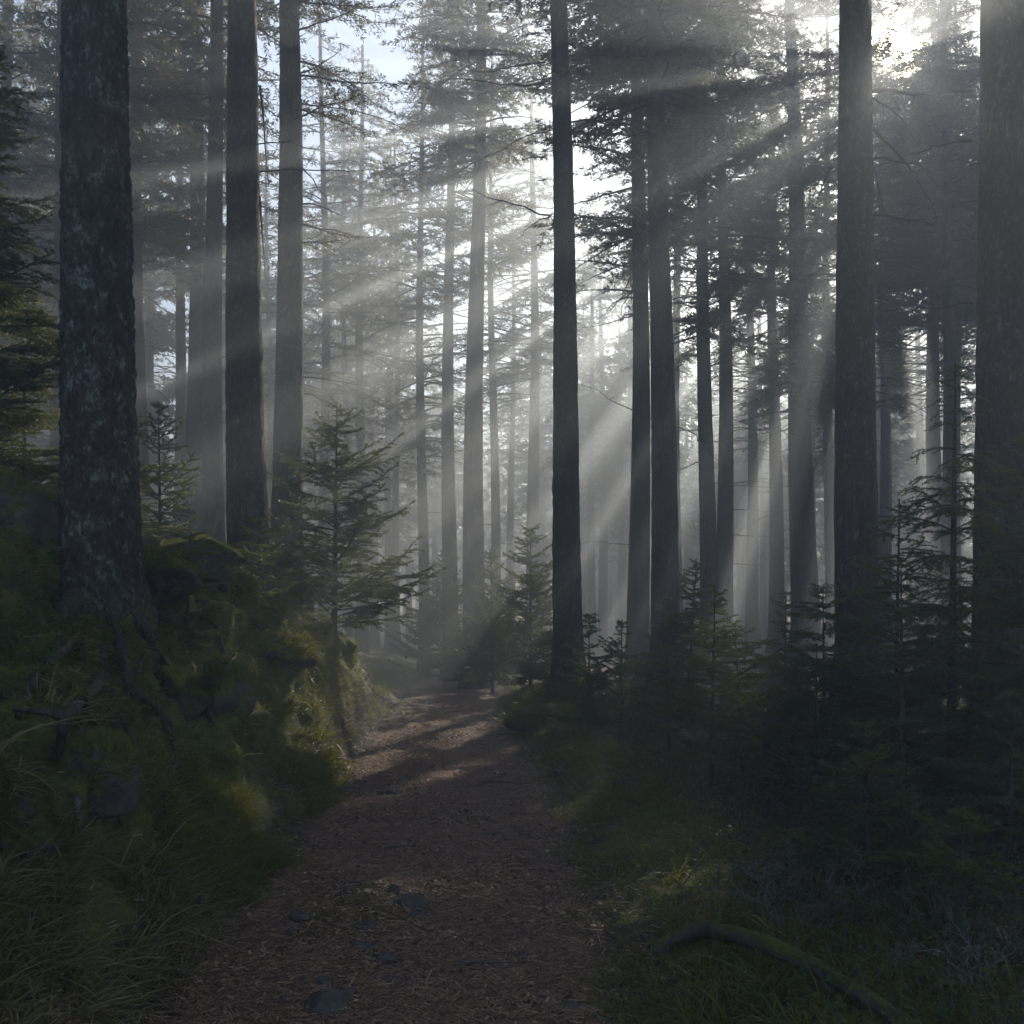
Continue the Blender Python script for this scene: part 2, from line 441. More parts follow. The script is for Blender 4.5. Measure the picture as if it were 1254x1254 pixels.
# ------------------------------------------------------------------ conifer generator
UP = np.array([0, 0, 1.0])
def shoots_of(r, zs, Ls, azs, base_xy, elev, droop, tip, tw_sp, tw_ratio, tw_min, tw_droop, sub, start=0.1, wob=0.04):
    P, St, Di, Le, Dr = [], [], [], [], []
    t = np.linspace(0, 1, 9)
    for z, L, az in zip(zs, Ls, azs):
        e = math.radians(r.uniform(*elev)); dp = droop * r.uniform(0.6, 1.4)
        d = np.array([math.cos(az), math.sin(az), 0]); sd = np.array([-d[1], d[0], 0])
        bx, by = base_xy(z)
        w = np.cumsum(r.normal(0, wob, 9)) * L; w -= w[0]
        pts = np.array([bx, by, z]) + d * (L * t)[:, None] + sd * (w * t)[:, None] + UP * (L * (math.tan(e) * t - dp * t ** 2 + tip * t ** 3))[:, None]
        P.append(pts)
        seg = np.diff(pts, axis=0); sl = np.linalg.norm(seg, axis=1); k = t[:-1] >= start
        St.append(pts[:-1][k]); Di.append(seg[k] / sl[k, None]); Le.append(sl[k]); Dr.append(np.zeros(k.sum()))
        nt_ = max(3, int(L / tw_sp * (1 - start)))
        tt = np.clip(np.linspace(start, 0.98, nt_) + r.normal(0, 0.02, nt_), 0.02, 0.99)
        pos = np.stack([np.interp(tt, t, pts[:, c]) for c in range(3)], -1)
        tan = nrm(np.stack([np.interp(tt, t, np.gradient(pts[:, c])) for c in range(3)], -1))
        sgn = np.where(np.arange(nt_) % 2, 1, -1) * r.choice([1, 1, 1, -1], nt_)
        an = sgn * np.radians(r.uniform(38, 62, nt_))
        lat = nrm(np.cross(np.broadcast_to(UP, tan.shape), tan))
        dir_ = nrm(tan * np.cos(an)[:, None] + lat * np.sin(an)[:, None] + UP * r.normal(-0.03, 0.12, nt_)[:, None])
        ll = tw_min + tw_ratio * L * (1 - tt) ** 0.75 * r.uniform(0.55, 1.15, nt_)
        St.append(pos); Di.append(dir_); Le.append(ll); tdr = np.full(nt_, tw_droop) * r.uniform(0.5, 1.5, nt_); Dr.append(tdr)
        if sub:
            big = ll > sub
            for b in np.nonzero(big)[0]:
                ns = max(2, int(ll[b] / tw_sp))
                s = np.linspace(0.2, 0.92, ns)
                a2 = np.where(np.arange(ns) % 2, 1, -1) * np.radians(r.uniform(35, 55, ns))
                lt = nrm(np.cross(UP, dir_[b]))
                d2 = nrm(dir_[b] * np.cos(a2)[:, None] + lt * np.sin(a2)[:, None] + UP * r.normal(-0.05, 0.12, ns)[:, None])
                St.append(pos[b] + dir_[b] * (s * ll[b])[:, None] - UP * (tdr[b] * ll[b] * s ** 2)[:, None])
                Di.append(d2); Le.append(tw_min * 0.8 + 0.42 * ll[b] * (1 - s) * r.uniform(0.6, 1.2, ns))
                Dr.append(np.full(ns, tw_droop * 0.6))
    return np.array(P), np.concatenate(St), np.concatenate(Di), np.concatenate(Le), np.concatenate(Dr)

def needles_of(r, St, Di, Le, Dr, dens, ln, wd, spread=(45, 65), quad=False, clump=None):
    n = r.poisson(Le * dens); i = np.repeat(np.arange(len(Le)), n)
    s = r.random(len(i))
    D = Di[i]; L = Le[i][:, None]; dr = Dr[i][:, None]; sc = s[:, None]
    pos = St[i] + D * L * sc - UP * dr * L * sc ** 2
    tan = nrm(D - UP * 2 * dr * sc)
    sd = nrm(np.cross(tan, UP) + 1e-6); u2 = np.cross(sd, tan)
    ph = r.choice([-1, 1], len(i)) * np.radians(r.normal(82, 38, len(i)))
    al = np.radians(r.uniform(*spread, len(i)))[:, None]
    nd = tan * np.cos(al) + (sd * np.sin(ph)[:, None] + u2 * np.cos(ph)[:, None]) * np.sin(al)
    l = (ln * r.uniform(0.7, 1.2, len(i)))[:, None]
    w = nrm(np.cross(nd, r.normal(0, 1, (len(i), 3)))) * (wd / 2)
    base = r.random(len(Le))[i] * 0.6 + r.random(len(i)) * 0.4
    return pos, nd * l, w, base, quad

def needle_mesh(pos, nd, w, rnd, quad):
    n = len(pos)
    if quad:
        V = np.stack([pos, pos + nd * 0.5 + w, pos + nd, pos + nd * 0.5 - w], 1).reshape(-1, 3)
        Q = np.arange(n * 4).reshape(n, 4); k = 4
    else:
        V = np.stack([pos + w, pos - w, pos + nd], 1).reshape(-1, 3)
        Q = np.arange(n * 3).reshape(n, 3); k = 3
    return V, Q, np.repeat(rnd, k)

TWO = 2 * math.pi
def straight(P0, P1):
    def f(z):
        t = (z - P0[2]) / (P1[2] - P0[2])
        return P0[0] + (P1[0] - P0[0]) * t, P0[1] + (P1[1] - P0[1]) * t
    return f

def trunk_mesh(P0, P1, r0, r1, k, n, seed, rough=0.0, flare=0.35, fh=0.22, lobes=5, below=0.35, bend=0.08, plates=0.0, power=1.0):
    t = np.linspace(0, 1, n) ** power
    H = np.linalg.norm(P1 - P0)
    ax = P0 + (P1 - P0) * t[:, None]
    ax[:, 0] += bend * np.sin(t * 5.0 + seed) * t * (1 - t) * 4; ax[:, 1] += bend * np.cos(t * 4.0 + seed) * t * (1 - t) * 4
    zz = t * (H + below) - below
    ax = P0 + (P1 - P0) * (zz / H)[:, None] + (ax - (P0 + (P1 - P0) * t[:, None]))
    an = np.linspace(0, TWO, k, endpoint=False)
    rad = (r0 + (r1 - r0) * np.clip(zz / H, 0, 1))[:, None] * np.ones(k)
    fl = np.exp(-np.clip(zz, 0, None) / fh)[:, None] * flare
    lob = 1 + 0.45 * np.cos(an * lobes + seed)[None, :] + 0.25 * np.cos(an * (lobes - 2) + seed * 2)[None, :]
    rad = rad * (1 + fl * lob)
    dirs = np.stack([np.cos(an), np.sin(an), 0 * an], -1)
    pts = ax[:, None] + rad[..., None] * dirs[None]
    if rough:
        rad = rad + rough * fbm(pts * np.array([9, 9, 4]), 4, seed) + rough * 0.6 * vnoise(pts * np.array([30, 30, 14]), seed + 3)
        if plates:
            a, b = cell(pts * np.array([34, 34, 15]) + 0.5 * fbm(pts * 12, 2, seed)[..., None], seed)
            rad = rad + plates * (np.clip((b - a) * 2.2, 0, 1) - 0.6) * (0.6 + 0.8 * vnoise(pts * 20, seed + 9))
        pts = ax[:, None] + rad[..., None] * dirs[None]
    V = pts.reshape(-1, 3)
    idx = np.arange(n * k).reshape(n, k); a = idx[:-1]; b = idx[1:]
    Q = np.stack([a, np.roll(a, -1, 1), np.roll(b, -1, 1), b], -1).reshape(-1, 4)
    return V, Q

def dead_branch(r, start, az, L, rise, sag, rad, twigs=4):
    t = np.linspace(0, 1, 10)
    d = np.array([math.cos(az), math.sin(az), 0]); sd = np.array([-d[1], d[0], 0])
    w = np.cumsum(r.normal(0, 0.025, 10)) * L; w -= w[0]
    zz = np.cumsum(r.normal(0, 0.012, 10)) * L; zz -= zz[0]
    pts = start + d * (L * t)[:, None] + sd * w[:, None] + UP * (L * (rise * t + sag * t ** 2) + zz)[:, None]
    P = [pts]; R = [rad * (1 - 0.8 * t)]
    for _ in range(twigs):
        k = r.integers(3, 9); l = L * r.uniform(0.12, 0.4) * (1.1 - t[k])
        a = az + r.choice([-1, 1]) * r.uniform(0.5, 1.1)
        dd = np.array([math.cos(a), math.sin(a), r.uniform(-0.5, 0.3)])
        ww = np.cumsum(r.normal(0, 0.03, (10, 3)), 0) * l
        P.append(pts[k] + dd * (l * t)[:, None] + ww - ww[0] - UP * (0.25 * l * t ** 2)[:, None]); R.append(rad * 0.45 * (1 - 0.75 * t) * (1 - 0.5 * t[k]))
    return tubes(np.array(P), np.array(R), 5)

# ------------------------------------------------------------------ tall trees
FOL = [0]
def tree(label, xt, xb, d, wpx, H, zlo, R, nbr, dead=6, detail=0, seed=1, flare=0.5, dens=82, leaf=(0.10, 0.019), group=None, full=False, ztop_off=0.0, deadz=(2.5, 9), tw_sp=0.17, mat=None, by=None):
    r = np.random.default_rng(seed * 97 + 5)
    H = 12.6 + 0.18 * H
    bx = (xb - 627) / F * d
    base = np.array([bx, d, gz(bx, d) if by is None else by])
    top_frame = px(xt, 0, d)
    slope = 0.0 if xt == xb else (top_frame[0] - bx) / (top_frame[2] - base[2])
    P1 = base + np.array([slope * (H - base[2]), 0, H - base[2]])
    rm = wpx / 2 / F * d
    root = thing('pine_tree', label, 'tree', base, group)
    k, n = ((20, 30), (40, 150), (190, 1000))[detail]
    mat = mat or (M_bark_far, M_bark_mid, M_bark_big)[detail]
    V, Q = trunk_mesh(base, P1, rm * 1.12, rm * 0.22, k, n, seed, (0.006, 0.009, 0.010)[detail], flare, plates=(0, 0, 0.020)[detail], power=(1, 1.5, 2.0)[detail], bend=(0.08, 0.06, 0.015)[detail], fh=(0.25, 0.25, 0.22)[detail])
    mk('trunk', V, Q, mat, root, base, smooth=True)
    axis_ = straight(base, P1)
    # crown
    nbr = int(nbr * 1.7); frac = np.sort(r.random(nbr)); zs = zlo + (H - zlo) * frac ** 1.1
    prof = np.clip((H - zs) / (H - zlo), 0, 1) ** 0.7 * np.clip(0.45 + 1.6 * (zs - zlo) / (H - zlo), 0, 1)
    Ls = np.maximum(R * prof * r.uniform(0.6, 1.2, nbr), 0.35)
    az = r.random(nbr) * TWO
    P, St, Di, Le, Dr = shoots_of(r, zs, Ls, az, axis_, (-10, 22), 0.34, 0.12, tw_sp, 0.40, 0.10, 0.16, 0.34, 0.14, 0.05)
    pos, nd, w, rnd, _ = needles_of(r, St, Di, Le, Dr, dens, leaf[0], leaf[1], (30, 62), True)
    kp = carve(pos)
    nv = needle_mesh(pos[kp], nd[kp], w[kp], rnd[kp], True)
    tr = np.linspace(1, 0.12, 9)
    q = P - CAM; qn = q / np.maximum(np.linalg.norm(q, axis=-1, keepdims=True), 1e-6); clear = (qn @ DISC).max(1) < math.cos(math.radians(0.9))
    wood = tubes(P[clear], np.outer(0.008 + 0.010 * Ls[clear], tr), 4)
    V, Fs, mi, rr = join([(wood[0], wood[1], 0, 0.3), (nv[0], nv[1], 1, nv[2])])
    mk('crown', V, Fs, [M_bark_far, M_crown], root, base, attrs={'rnd': rr}, matidx=mi)
    FOL[0] += kp.sum()
    for _ in range(dead):
        z = r.uniform(*deadz); a = r.random() * TWO; x0, y0 = axis_(z)
        rr_ = rm * 0.8
        s0 = np.array([x0 + math.cos(a) * rr_, y0 + math.sin(a) * rr_, z])
        v = dead_branch(r, s0, a, r.uniform(0.5, 1.9), r.uniform(-0.25, 0.2), r.uniform(-0.35, 0.1), r.uniform(0.007, 0.014), r.integers(1, 6))
        mk('branch', v[0], v[1], M_twig, root, base, smooth=True)
    return root, base, axis_, rm

T1 = tree('massive rough lichen-flecked trunk with exposed roots, standing on the mossy bank', 118, 124, 6.3, 84, 16, 7.0, 3.2, 118, dead=0, detail=2, seed=3, flare=0.30, by=None)
T5 = tree('thick dark trunk on the bank behind the small dark green spruce seedling', 289, 307, 10, 46, 18, 9.2, 3.2, 118, dead=5, detail=1, seed=5, flare=0.3, deadz=(4, 8))
T6 = tree('straight dark trunk rising beside the broad misty young spruce on the left', 350, 351, 12.6, 36, 18, 10.0, 3.2, 118, dead=12, detail=1, seed=6, flare=0.4, deadz=(4, 10))
T12 = tree('dark lone trunk leaning left at the right edge of the path', 680, 697, 13.5, 34, 18, 10.8, 3.2, 118, dead=8, detail=1, seed=12, flare=0.4, deadz=(6, 9))
T14 = tree('dark trunk right of the lone path-side trunk, grey trunk at its left shoulder', 805, 814, 14.5, 33, 18, 8.6, 3.2, 118, dead=7, detail=1, seed=14, deadz=(3, 9))
T18 = tree('thick dark trunk just left of the sun, behind the spindly saplings', 1041, 1054, 9.5, 51, 18, 8.2, 3.2, 118, dead=0, detail=1, seed=18)
T19 = tree('thick black trunk at the right edge of the view, right of the sun', 1219, 1228, 7.5, 63, 17, 7.2, 3.2, 118, dead=2, detail=1, seed=19, deadz=(3, 5))
T0 = tree('hazy grey trunk peeking out at the left side of the massive bank trunk', 92, 74, 14, 40, 18, 6.5, 2.4, 80, seed=20)
T2 = tree('hazy trunk just right of the massive bank trunk', 172, 170, 17, 25, 18, 7.5, 2.4, 80, seed=2)
T3 = tree('broad hazy grey trunk overlapping a narrow pale trunk at its left', 240, 234, 18, 28, 19, 7.0, 2.6, 80, seed=31)
T3b = tree('narrow pale trunk overlapped by a broader hazy grey trunk at its right', 229, 214, 23, 16, 19, 8.5, 2.2, 70, seed=32)
T4 = tree('grey trunk half hidden along the left side of the thick dark bank trunk', 259, 266, 15, 27, 18, 8.5, 2.4, 70, seed=4)
T7 = tree('very thin pale trunk left of a slightly thicker one, above the misty young spruce', 422, 424, 30, 10, 20, 10.0, 2.0, 60, seed=7)
T8 = tree('thin pale trunk above the tip of the broad misty young spruce', 444, 443, 27, 14, 20, 9.0, 2.2, 70, seed=8)
T9 = tree('faint slender trunk left of the sunbeam-striped trunk in the central mist', 553, 552, 23, 19, 19, 8.0, 2.6, 80, seed=9)
T10 = tree('tall misty trunk striped by sunbeams in the middle of the view', 586, 582, 19.5, 27, 19, 9.5, 2.6, 80, seed=10)
T11 = tree('faint thin trunk above the misty saplings at the path bend', 650, 654, 29, 17, 20, 8.0, 2.8, 80, seed=11)
T13 = tree('grey misty trunk close against the left of a darker trunk', 782, 780, 18, 26, 19, 6.5, 2.8, 90, seed=13)
T15 = tree('misty trunk of a near pair with many bare side branches, left one', 863, 868, 19.5, 21, 19, 6.5, 3.0, 100, dead=14, seed=15, deadz=(2.5, 8))
T15b = tree('misty trunk of a near pair, right one, half a step behind', 884, 886, 21.5, 21, 19, 8.0, 2.6, 80, dead=12, seed=151, deadz=(2.5, 9))
T17 = tree('leaning pale misty trunk under the darkest mass of foliage right of centre', 965, 990, 20.5, 32, 19, 5.2, 2.6, 110, dead=10, seed=17, deadz=(2.5, 6), dens=85)
T17b = tree('faint thin trunk left of the leaning misty trunk', 945, 950, 26, 18, 20, 6.5, 2.8, 90, seed=171)
T16 = tree('faint thin trunk close to the right of a dark trunk', 829, 830, 25, 14, 20, 7.5, 2.6, 80, seed=16)
T20 = tree('pale trunk deep in the mist directly below the sun', 1078, 1084, 30, 16, 19, 7.0, 2.6, 90, seed=201)
T21 = tree('faint pale trunk in the mist close below the sun on its right', 1145, 1140, 27, 18, 20, 7.0, 2.6, 80, seed=202)
T22 = tree('pale misty trunk seen at the right side of the massive bank trunk, thinnest there', 190, 186, 30, 13, 20, 9, 2.2, 60, seed=203)
T23 = tree('misty trunk at the far left edge of the view', 8, 4, 17, 22, 18, 5.5, 2.4, 90, seed=204)
T24 = tree('misty trunk deep behind the left-hand spruce boughs', 45, 38, 24, 16, 19, 6, 2.6, 90, seed=205)

for i, (xp, d, lab) in enumerate((  # extra trees: sun-side crowns added to block the sun, others fill sky gaps
    (1012, 24, 'misty trunk partly behind the thick trunk left of the sun'), (1142, 23, 'dim trunk right of the sun between two thick dark trunks'),
    (1170, 24.5, 'dim trunk grazing the left side of the black trunk at the right edge'), (1062, 34, None), (1205, 31, None), (1238, 22, None), (1290, 27, None), (1335, 20, None), (1420, 24, None), (1380, 15, None), (915, 30, None), (602, 27, None), (517, 25, None), (478, 32, None), (628, 36, None), (392, 24, None), (326, 31, None), (1158, 18.5, None), (1058, 20, None), (300, 36, None), (128, 22, None))):
    tree(lab or 'faint trunk fading into the mist deep in the forest', xp, xp + 6 - 2 * (i % 5), d, (0.36 if 2 < i < 11 else 0.27) * F / d, 19, (5.2 if i in (17, 18) else 4.6) + (i % 3), 2.7, 180 if i in (17, 18) else 110 if 0 < i < 3 else 85, dead=3, seed=700 + i, dens=56 if i in (17, 18) else 46 if 0 < i < 3 else 32, group=None if lab else 'trees fading into the far mist')
# the wood goes on beside the viewer: unseen trees added to shade the foreground
for i, (x, y) in enumerate(((4.8, 3.4), (6.8, 6.2), (-7.0, 6.0), (6.5, 0.5), (9.5, 4), (-8.0, 3.0))):
    r_ = 0.19; yy = y if abs(y) > 0.4 else 0.4
    tree('trunk of the surrounding wood outside the view', x / yy * F + 627, x / yy * F + 627, yy, 2 * r_ / yy * F, 17, 5.5 + (i % 3) * 0.5, 3.2, 70, dead=0, seed=800 + i, dens=24, leaf=(0.2, 0.06), tw_sp=0.24, group='trees around the viewer')
# the far side of the wood reads as one mass
wr = np.random.default_rng(77)
pw = []; FV, FQ, FA, FM = [], [], [], []
PT, PR = [], []
for i in range(420):
    y = wr.uniform(48, 112); x = wr.uniform(-58, 58)
    if abs(x / y) > 0.75 or (x / y * F + 627 > 175 and x / y * F + 627 < 265 and y < 80): continue
    z0 = gz(x, y); H_ = wr.uniform(13.5, 15.8); rr_ = wr.uniform(0.14, 0.22)
    t = np.linspace(0, 1, 5)
    PT.append(np.stack([x + 0 * t, y + 0 * t, z0 - 0.3 + (H_ + 0.3 - z0) * t], -1)); PR.append(rr_ * (1 - 0.8 * t))
    n = 520; zl = wr.uniform(2.0, 6.0) if i % 3 else wr.uniform(0.0, 1.0); q = wr.random(n) ** 0.8
    z = zl + (H_ - zl) * (1 - q); rad = wr.uniform(2.0, 3.0) * np.minimum(q * 1.25, 1.0) ** 0.8 * wr.random(n) ** 0.6
    a = wr.random(n) * TWO
    pos = np.stack([x + np.cos(a) * rad, y + np.sin(a) * rad, z + wr.normal(0, 0.2, n) - 0.15 * rad], -1)
    nd = nrm(np.stack([np.cos(a), np.sin(a), wr.normal(-0.25, 0.3, n)], -1) + wr.normal(0, 0.35, (n, 3))) * wr.uniform(0.3, 0.7, n)[:, None]
    w_ = nrm(np.cross(nd, wr.normal(0, 1, (n, 3)))) * wr.uniform(0.06, 0.13, n)[:, None]
    pw.append((pos, nd, w_, wr.random(n)))
tv = tubes(np.array(PT), np.array(PR), 6)
nv = needle_mesh(*[np.concatenate([p[k] for p in pw]) for k in range(4)], True)
V, Fs, mi, rr = join([(tv[0], tv[1], 0, 0.3), (nv[0], nv[1], 1, nv[2])])
tag(mk('far_wood', V, Fs, [M_bark_far, M_crown], attrs={'rnd': rr}, matidx=mi), 'far edge of the wood dissolving in the mist', kind='stuff')
# bare branches the photo shows one by one
def bough(T, xy, d, x2y2, rad=0.014, sag=0.0, tw=3, seed=0):
    root, base, ax_, rm = T
    r = np.random.default_rng(900 + seed)
    a = px(*xy, d); b = px(*x2y2, d + r.uniform(-0.3, 0.3)); v = b - a
    L = math.hypot(v[0], v[1]); az = math.atan2(v[1], v[0])
    m = dead_branch(r, a, az, L, v[2] / L - sag, sag, rad, tw)
    mk('branch', m[0], m[1], M_twig, root, base, smooth=True)
bough(T12, (668, 100), 13.5, (548, 100), 0.017, 0.22, 3, 1)
bough(T12, (668, 76), 13.5, (575, 80), 0.014, 0.2, 4, 2)
bough(T12, (668, 192), 13.5, (630, 198), 0.013, 0, 3, 3)
bough(T12, (668, 220), 13.5, (656, 222), 0.012, 0, 0, 4)
bough(T12, (694, 98), 13.5, (735, 85), 0.013, 0.3, 3, 5)
bough(T12, (694, 70), 13.5, (725, 82), 0.013, -0.2, 2, 6)
bough(T18, (1066, 112), 9.5, (1190, 105), 0.022, 0.08, 3, 7)
bough(T18, (1066, 155), 9.5, (1150, 270), 0.02, -0.75, 4, 8)
bough(T18, (1066, 195), 9.5, (1135, 215), 0.014, -0.3, 3, 9)
bough(T18, (1068, 200), 9.5, (1080, 260), 0.012, -1.5, 1, 10)
bough(T18, (1070, 262), 9.5, (1148, 273), 0.014, -0.05, 4, 11)
bough(T18, (1066, 120), 9.5, (1115, 170), 0.013, -0.6, 2, 12)
bough(T18, (1019, 205), 9.5, (1000, 255), 0.013, -0.6, 3, 13)
bough(T19, (1190, 172), 7.5, (1120, 190), 0.013, -0.1, 5, 14)
bough(T19, (1190, 370), 7.5, (1135, 378), 0.009, 0, 2, 15)
bough(T19, (1190, 453), 7.5, (1165, 448), 0.009, 0, 2, 16)
for i, (yy, x2) in enumerate(((461, 955), (492, 935), (523, 965), (595, 960), (622, 945), (655, 950), (690, 935))):
    bough(T15b, (895, yy), 21.5, (x2, yy + 4), 0.012, 0.05 * (i % 3 - 1), 5, 20 + i)
bough(T5, (318, 105), 10, (330, 230), 0.014, -2.2, 2, 30)
bough(T5, (318, 240), 10, (325, 340), 0.012, -2.0, 2, 31)
bough(T6, (367, 90), 12.6, (420, 60), 0.013, 0.2, 5, 32)
bough(T6, (367, 250), 12.6, (425, 268), 0.013, -0.2, 5, 33)
bough(T10, (572, 90), 19.5, (530, 110), 0.013, -0.5, 4, 34)

# leafy boughs low on the dark left trunks
def leafy(T, z, az, L, seed, dens=110):
    root, base, ax_, rm = T
    r = np.random.default_rng(seed)
    P, St, Di, Le, Dr = shoots_of(r, [z], [L], [az], ax_, (-8, 8), 0.3, 0.2, 0.09, 0.42, 0.06, 0.15, 0.2, 0.2, 0.04)
    pos, nd, w, rnd, _ = needles_of(r, St, Di, Le, Dr, dens, 0.06, 0.010, (30, 60), True)
    nv = needle_mesh(pos, nd, w, rnd, True)
    wood = tubes(P, np.outer([0.016], np.linspace(1, 0.12, 9)), 5)
    V, Fs, mi, rr = join([(wood[0], wood[1], 0, 0.3), (nv[0], nv[1], 1, nv[2])])
    mk('leafy_branch', V, Fs, [M_bark_far, M_crown], root, base, attrs={'rnd': rr}, matidx=mi)
for i, (z, az, L) in enumerate(((8.9, 0.1, 1.3), (8.5, -0.5, 1.4), (8.2, 0.5, 1.5), (8.0, -0.1, 1.6), (7.6, 0.3, 1.2), (7.4, -0.7, 1.4), (6.2, 0.2, 0.9), (5.9, -0.4, 0.9), (9.3, -0.2, 1.4), (9.1, 0.7, 1.5))):
    leafy(T6, z, az, L, 300 + i)
for i, (z, az, L) in enumerate(((8.6, 3.3, 1.0), (8.2, 2.9, 1.1), (7.8, 3.6, 1.0), (8.0, 4.2, 1.2), (8.9, 2.5, 1.1))):
    leafy(T14, z, az, L, 330 + i)

# far forest
fr = np.random.default_rng(42)
spots = []
def far_ok(x, y):
    return all((x - a) ** 2 + (y - b) ** 2 > 3.2 for a, b in spots) and not (abs(x - path_c(np.array(y))) < 1.6)
tries = 0
while len(spots) < 52 and tries < 4000:
    tries += 1
    y = fr.uniform(22, 62); pxx = fr.uniform(-160, 1420); x = (pxx - 627) / F * y
    if y > 30 and 150 < pxx < 270 and fr.random() < 0.8: continue
    if y < 31 and 630 < pxx < 1030: continue
    if far_ok(x, y): spots.append((x, y))
for i, (x, y) in enumerate(spots):
    p = x / y * F + 627
    tree('faint trunk fading into the mist deep in the forest', p + fr.normal(0, 4), p, y, fr.uniform(0.24, 0.42) * F / y, fr.uniform(17, 20), fr.uniform(4, 7.5), fr.uniform(2.0, 3.0), 70, dead=0, seed=500 + i, dens=26, leaf=(0.18, 0.052), group='trees fading into the far mist', tw_sp=0.22)

tries = 0; more = []
while len(more) < 48 and tries < 4000:
    tries += 1
    y = fr.uniform(26, 80); p = fr.uniform(60, 1330); x = (p - 627) / F * y
    if 180 < p < 265 and y < 60: continue
    if y < 31 and 630 < p < 1030: continue
    if far_ok(x, y): more.append((x, y)); spots.append((x, y))
for i, (x, y) in enumerate(more):
    p = x / y * F + 627
    tree('faint trunk fading into the mist deep in the forest', p + fr.normal(0, 3), p, y, fr.uniform(0.24, 0.40) * F / y, fr.uniform(18, 21), fr.uniform(3.5, 6.5), fr.uniform(2.6, 3.4), 75, dead=0, seed=900 + i, dens=24, leaf=(0.21, 0.065), group='trees fading into the far mist', tw_sp=0.24)
print('leaves', FOL[0])
# ------------------------------------------------------------------ young spruces
def spruce(label, x, y, h, R, seed, nwh=None, per=6, dens=650, needle=(0.020, 0.0042), zlo=0.06, elev=(2, 32), droop=0.28, tip=0.22, tw_sp=0.035, tw_ratio=0.5, name='young_spruce', prof=0.8, rad=None, z=None, group=None, thin=0.08, mat=None, tw_droop=0.12, cat='young tree'):
    r = np.random.default_rng(seed * 13 + 1)
    zb = gz(x, y) if z is None else z
    base = np.array([x, y, zb])
    lean = r.normal(0, 0.025, 2) * h
    dens = dens * 1.35; nwh = nwh or max(6, int(h / 0.125))
    zs, az, Ls = [], [], []
    for i in range(nwh):
        f = zlo + (0.97 - zlo) * (i / (nwh - 1)) ** 0.92
        a0 = r.random() * TWO
        k = max(3, int(per * r.uniform(0.7, 1.2)))
        for j in range(k):
            if r.random() < thin: continue
            zs.append(zb + h * f + r.normal(0, 0.022 * h)); az.append(a0 + TWO * j / k + r.normal(0, 0.35))
            Ls.append((R * (1 - f) ** prof + 0.03 * h) * r.uniform(0.45, 1.2))
    ax_ = lambda zz: (x + lean[0] * (zz - zb) / h, y + lean[1] * (zz - zb) / h)
    zs = np.minimum(np.array(zs), zb + 0.985 * h); Ls = np.array(Ls)
    P, St, Di, Le, Dr = shoots_of(r, zs, Ls, az, ax_, elev, droop, tip, tw_sp, tw_ratio, 0.03, tw_droop, 0.16, 0.12, 0.035)
    # leader
    x1, y1 = ax_(zb + h)
    St = np.concatenate([St, [[*ax_(zb + 0.86 * h), zb + 0.86 * h]]]); Di = np.concatenate([Di, [[0, 0, 1.0]]]); Le = np.append(Le, 0.14 * h); Dr = np.append(Dr, 0)
    pos, nd, w, rnd, _ = needles_of(r, St, Di, Le, Dr, dens, needle[0], needle[1])
    nv = needle_mesh(pos, nd, w, rnd, False)
    root = thing(name, label, cat, base, group)
    rad = rad or 0.012 * h + 0.004
    t = np.linspace(-0.08, 1, 16)
    st = np.stack([x + lean[0] * t, y + lean[1] * t, zb + h * t], -1)
    sv = tubes([st], [rad * (1.05 - 0.95 * np.clip(t, 0, 1))], 8)
    mk('trunk', sv[0], sv[1], M_bark_far, root, base, smooth=True)
    wood = tubes(P, np.outer(0.0025 + 0.006 * Ls, np.linspace(1, 0.15, 9)), 4)
    tn = (Le > 0.05)
    tp = np.linspace(0, 1, 3)
    TP = St[tn][:, None] + Di[tn][:, None] * (Le[tn][:, None] * tp)[..., None] - UP * (Dr[tn] * Le[tn])[:, None, None] * (tp ** 2)[None, :, None]
    tw = tubes(TP, np.outer(np.full(tn.sum(), 0.0014), [1, 0.8, 0.4]), 3)
    V, Fs, mi, rr = join([(wood[0], wood[1], 0, 0.3), (tw[0], tw[1], 0, 0.3), (nv[0], nv[1], 1, nv[2])])
    mk('crown', V, Fs, [M_bark_far, mat or M_needle], root, base, attrs={'rnd': rr}, matidx=mi)
    return len(pos)

def at(xp, d): return (xp - 627) / F * d
n = 0
n += spruce('broad misty young spruce on the bank beside the straight dark trunk', at(409, 12), 12, 2.75, 1.35, 1, dens=420, needle=(0.028, 0.006), per=6, droop=0.10, tip=0.18, tw_sp=0.055, tw_droop=0.2, thin=0.1)
n += spruce('small dark green spruce seedling with spreading arms, before the thick dark trunk', at(228, 7.4), 7.4, 0.95, 0.62, 2, nwh=6, per=6, dens=900, needle=(0.02, 0.004), zlo=0.2, droop=0.05, tip=0.0, elev=(2, 18))
n += spruce('dark spruce at the left edge whose boughs reach in from outside the view', at(-52, 6.6), 6.6, 3.6, 1.1, 3, dens=700, per=7, zlo=0.08, droop=0.35, tip=0.25)
n += spruce('tall spindly young spruce in front of the thick black trunk at the right', at(1164, 6.4), 6.4, 2.75, 0.85, 4, dens=430, per=5, thin=0.15, droop=0.45, tip=0.1, zlo=0.12, tw_droop=0.35)
n += spruce('drooping young spruce hiding the foot of the thick trunk left of the sun', at(1095, 6.9), 6.9, 1.95, 0.95, 5, dens=520, per=6, droop=0.3, tip=0.1, zlo=0.1, tw_droop=0.3)
n += spruce('sunlit yellow-green young spruce right of the path', at(871, 7.4), 7.4, 1.42, 0.72, 6, dens=700, per=6, droop=0.12, tip=0.1, zlo=0.12)
n += spruce('young spruce close behind the sunlit one, on its right', at(910, 7.7), 7.7, 1.15, 0.6, 7, dens=650, per=6, droop=0.15, tip=0.1)
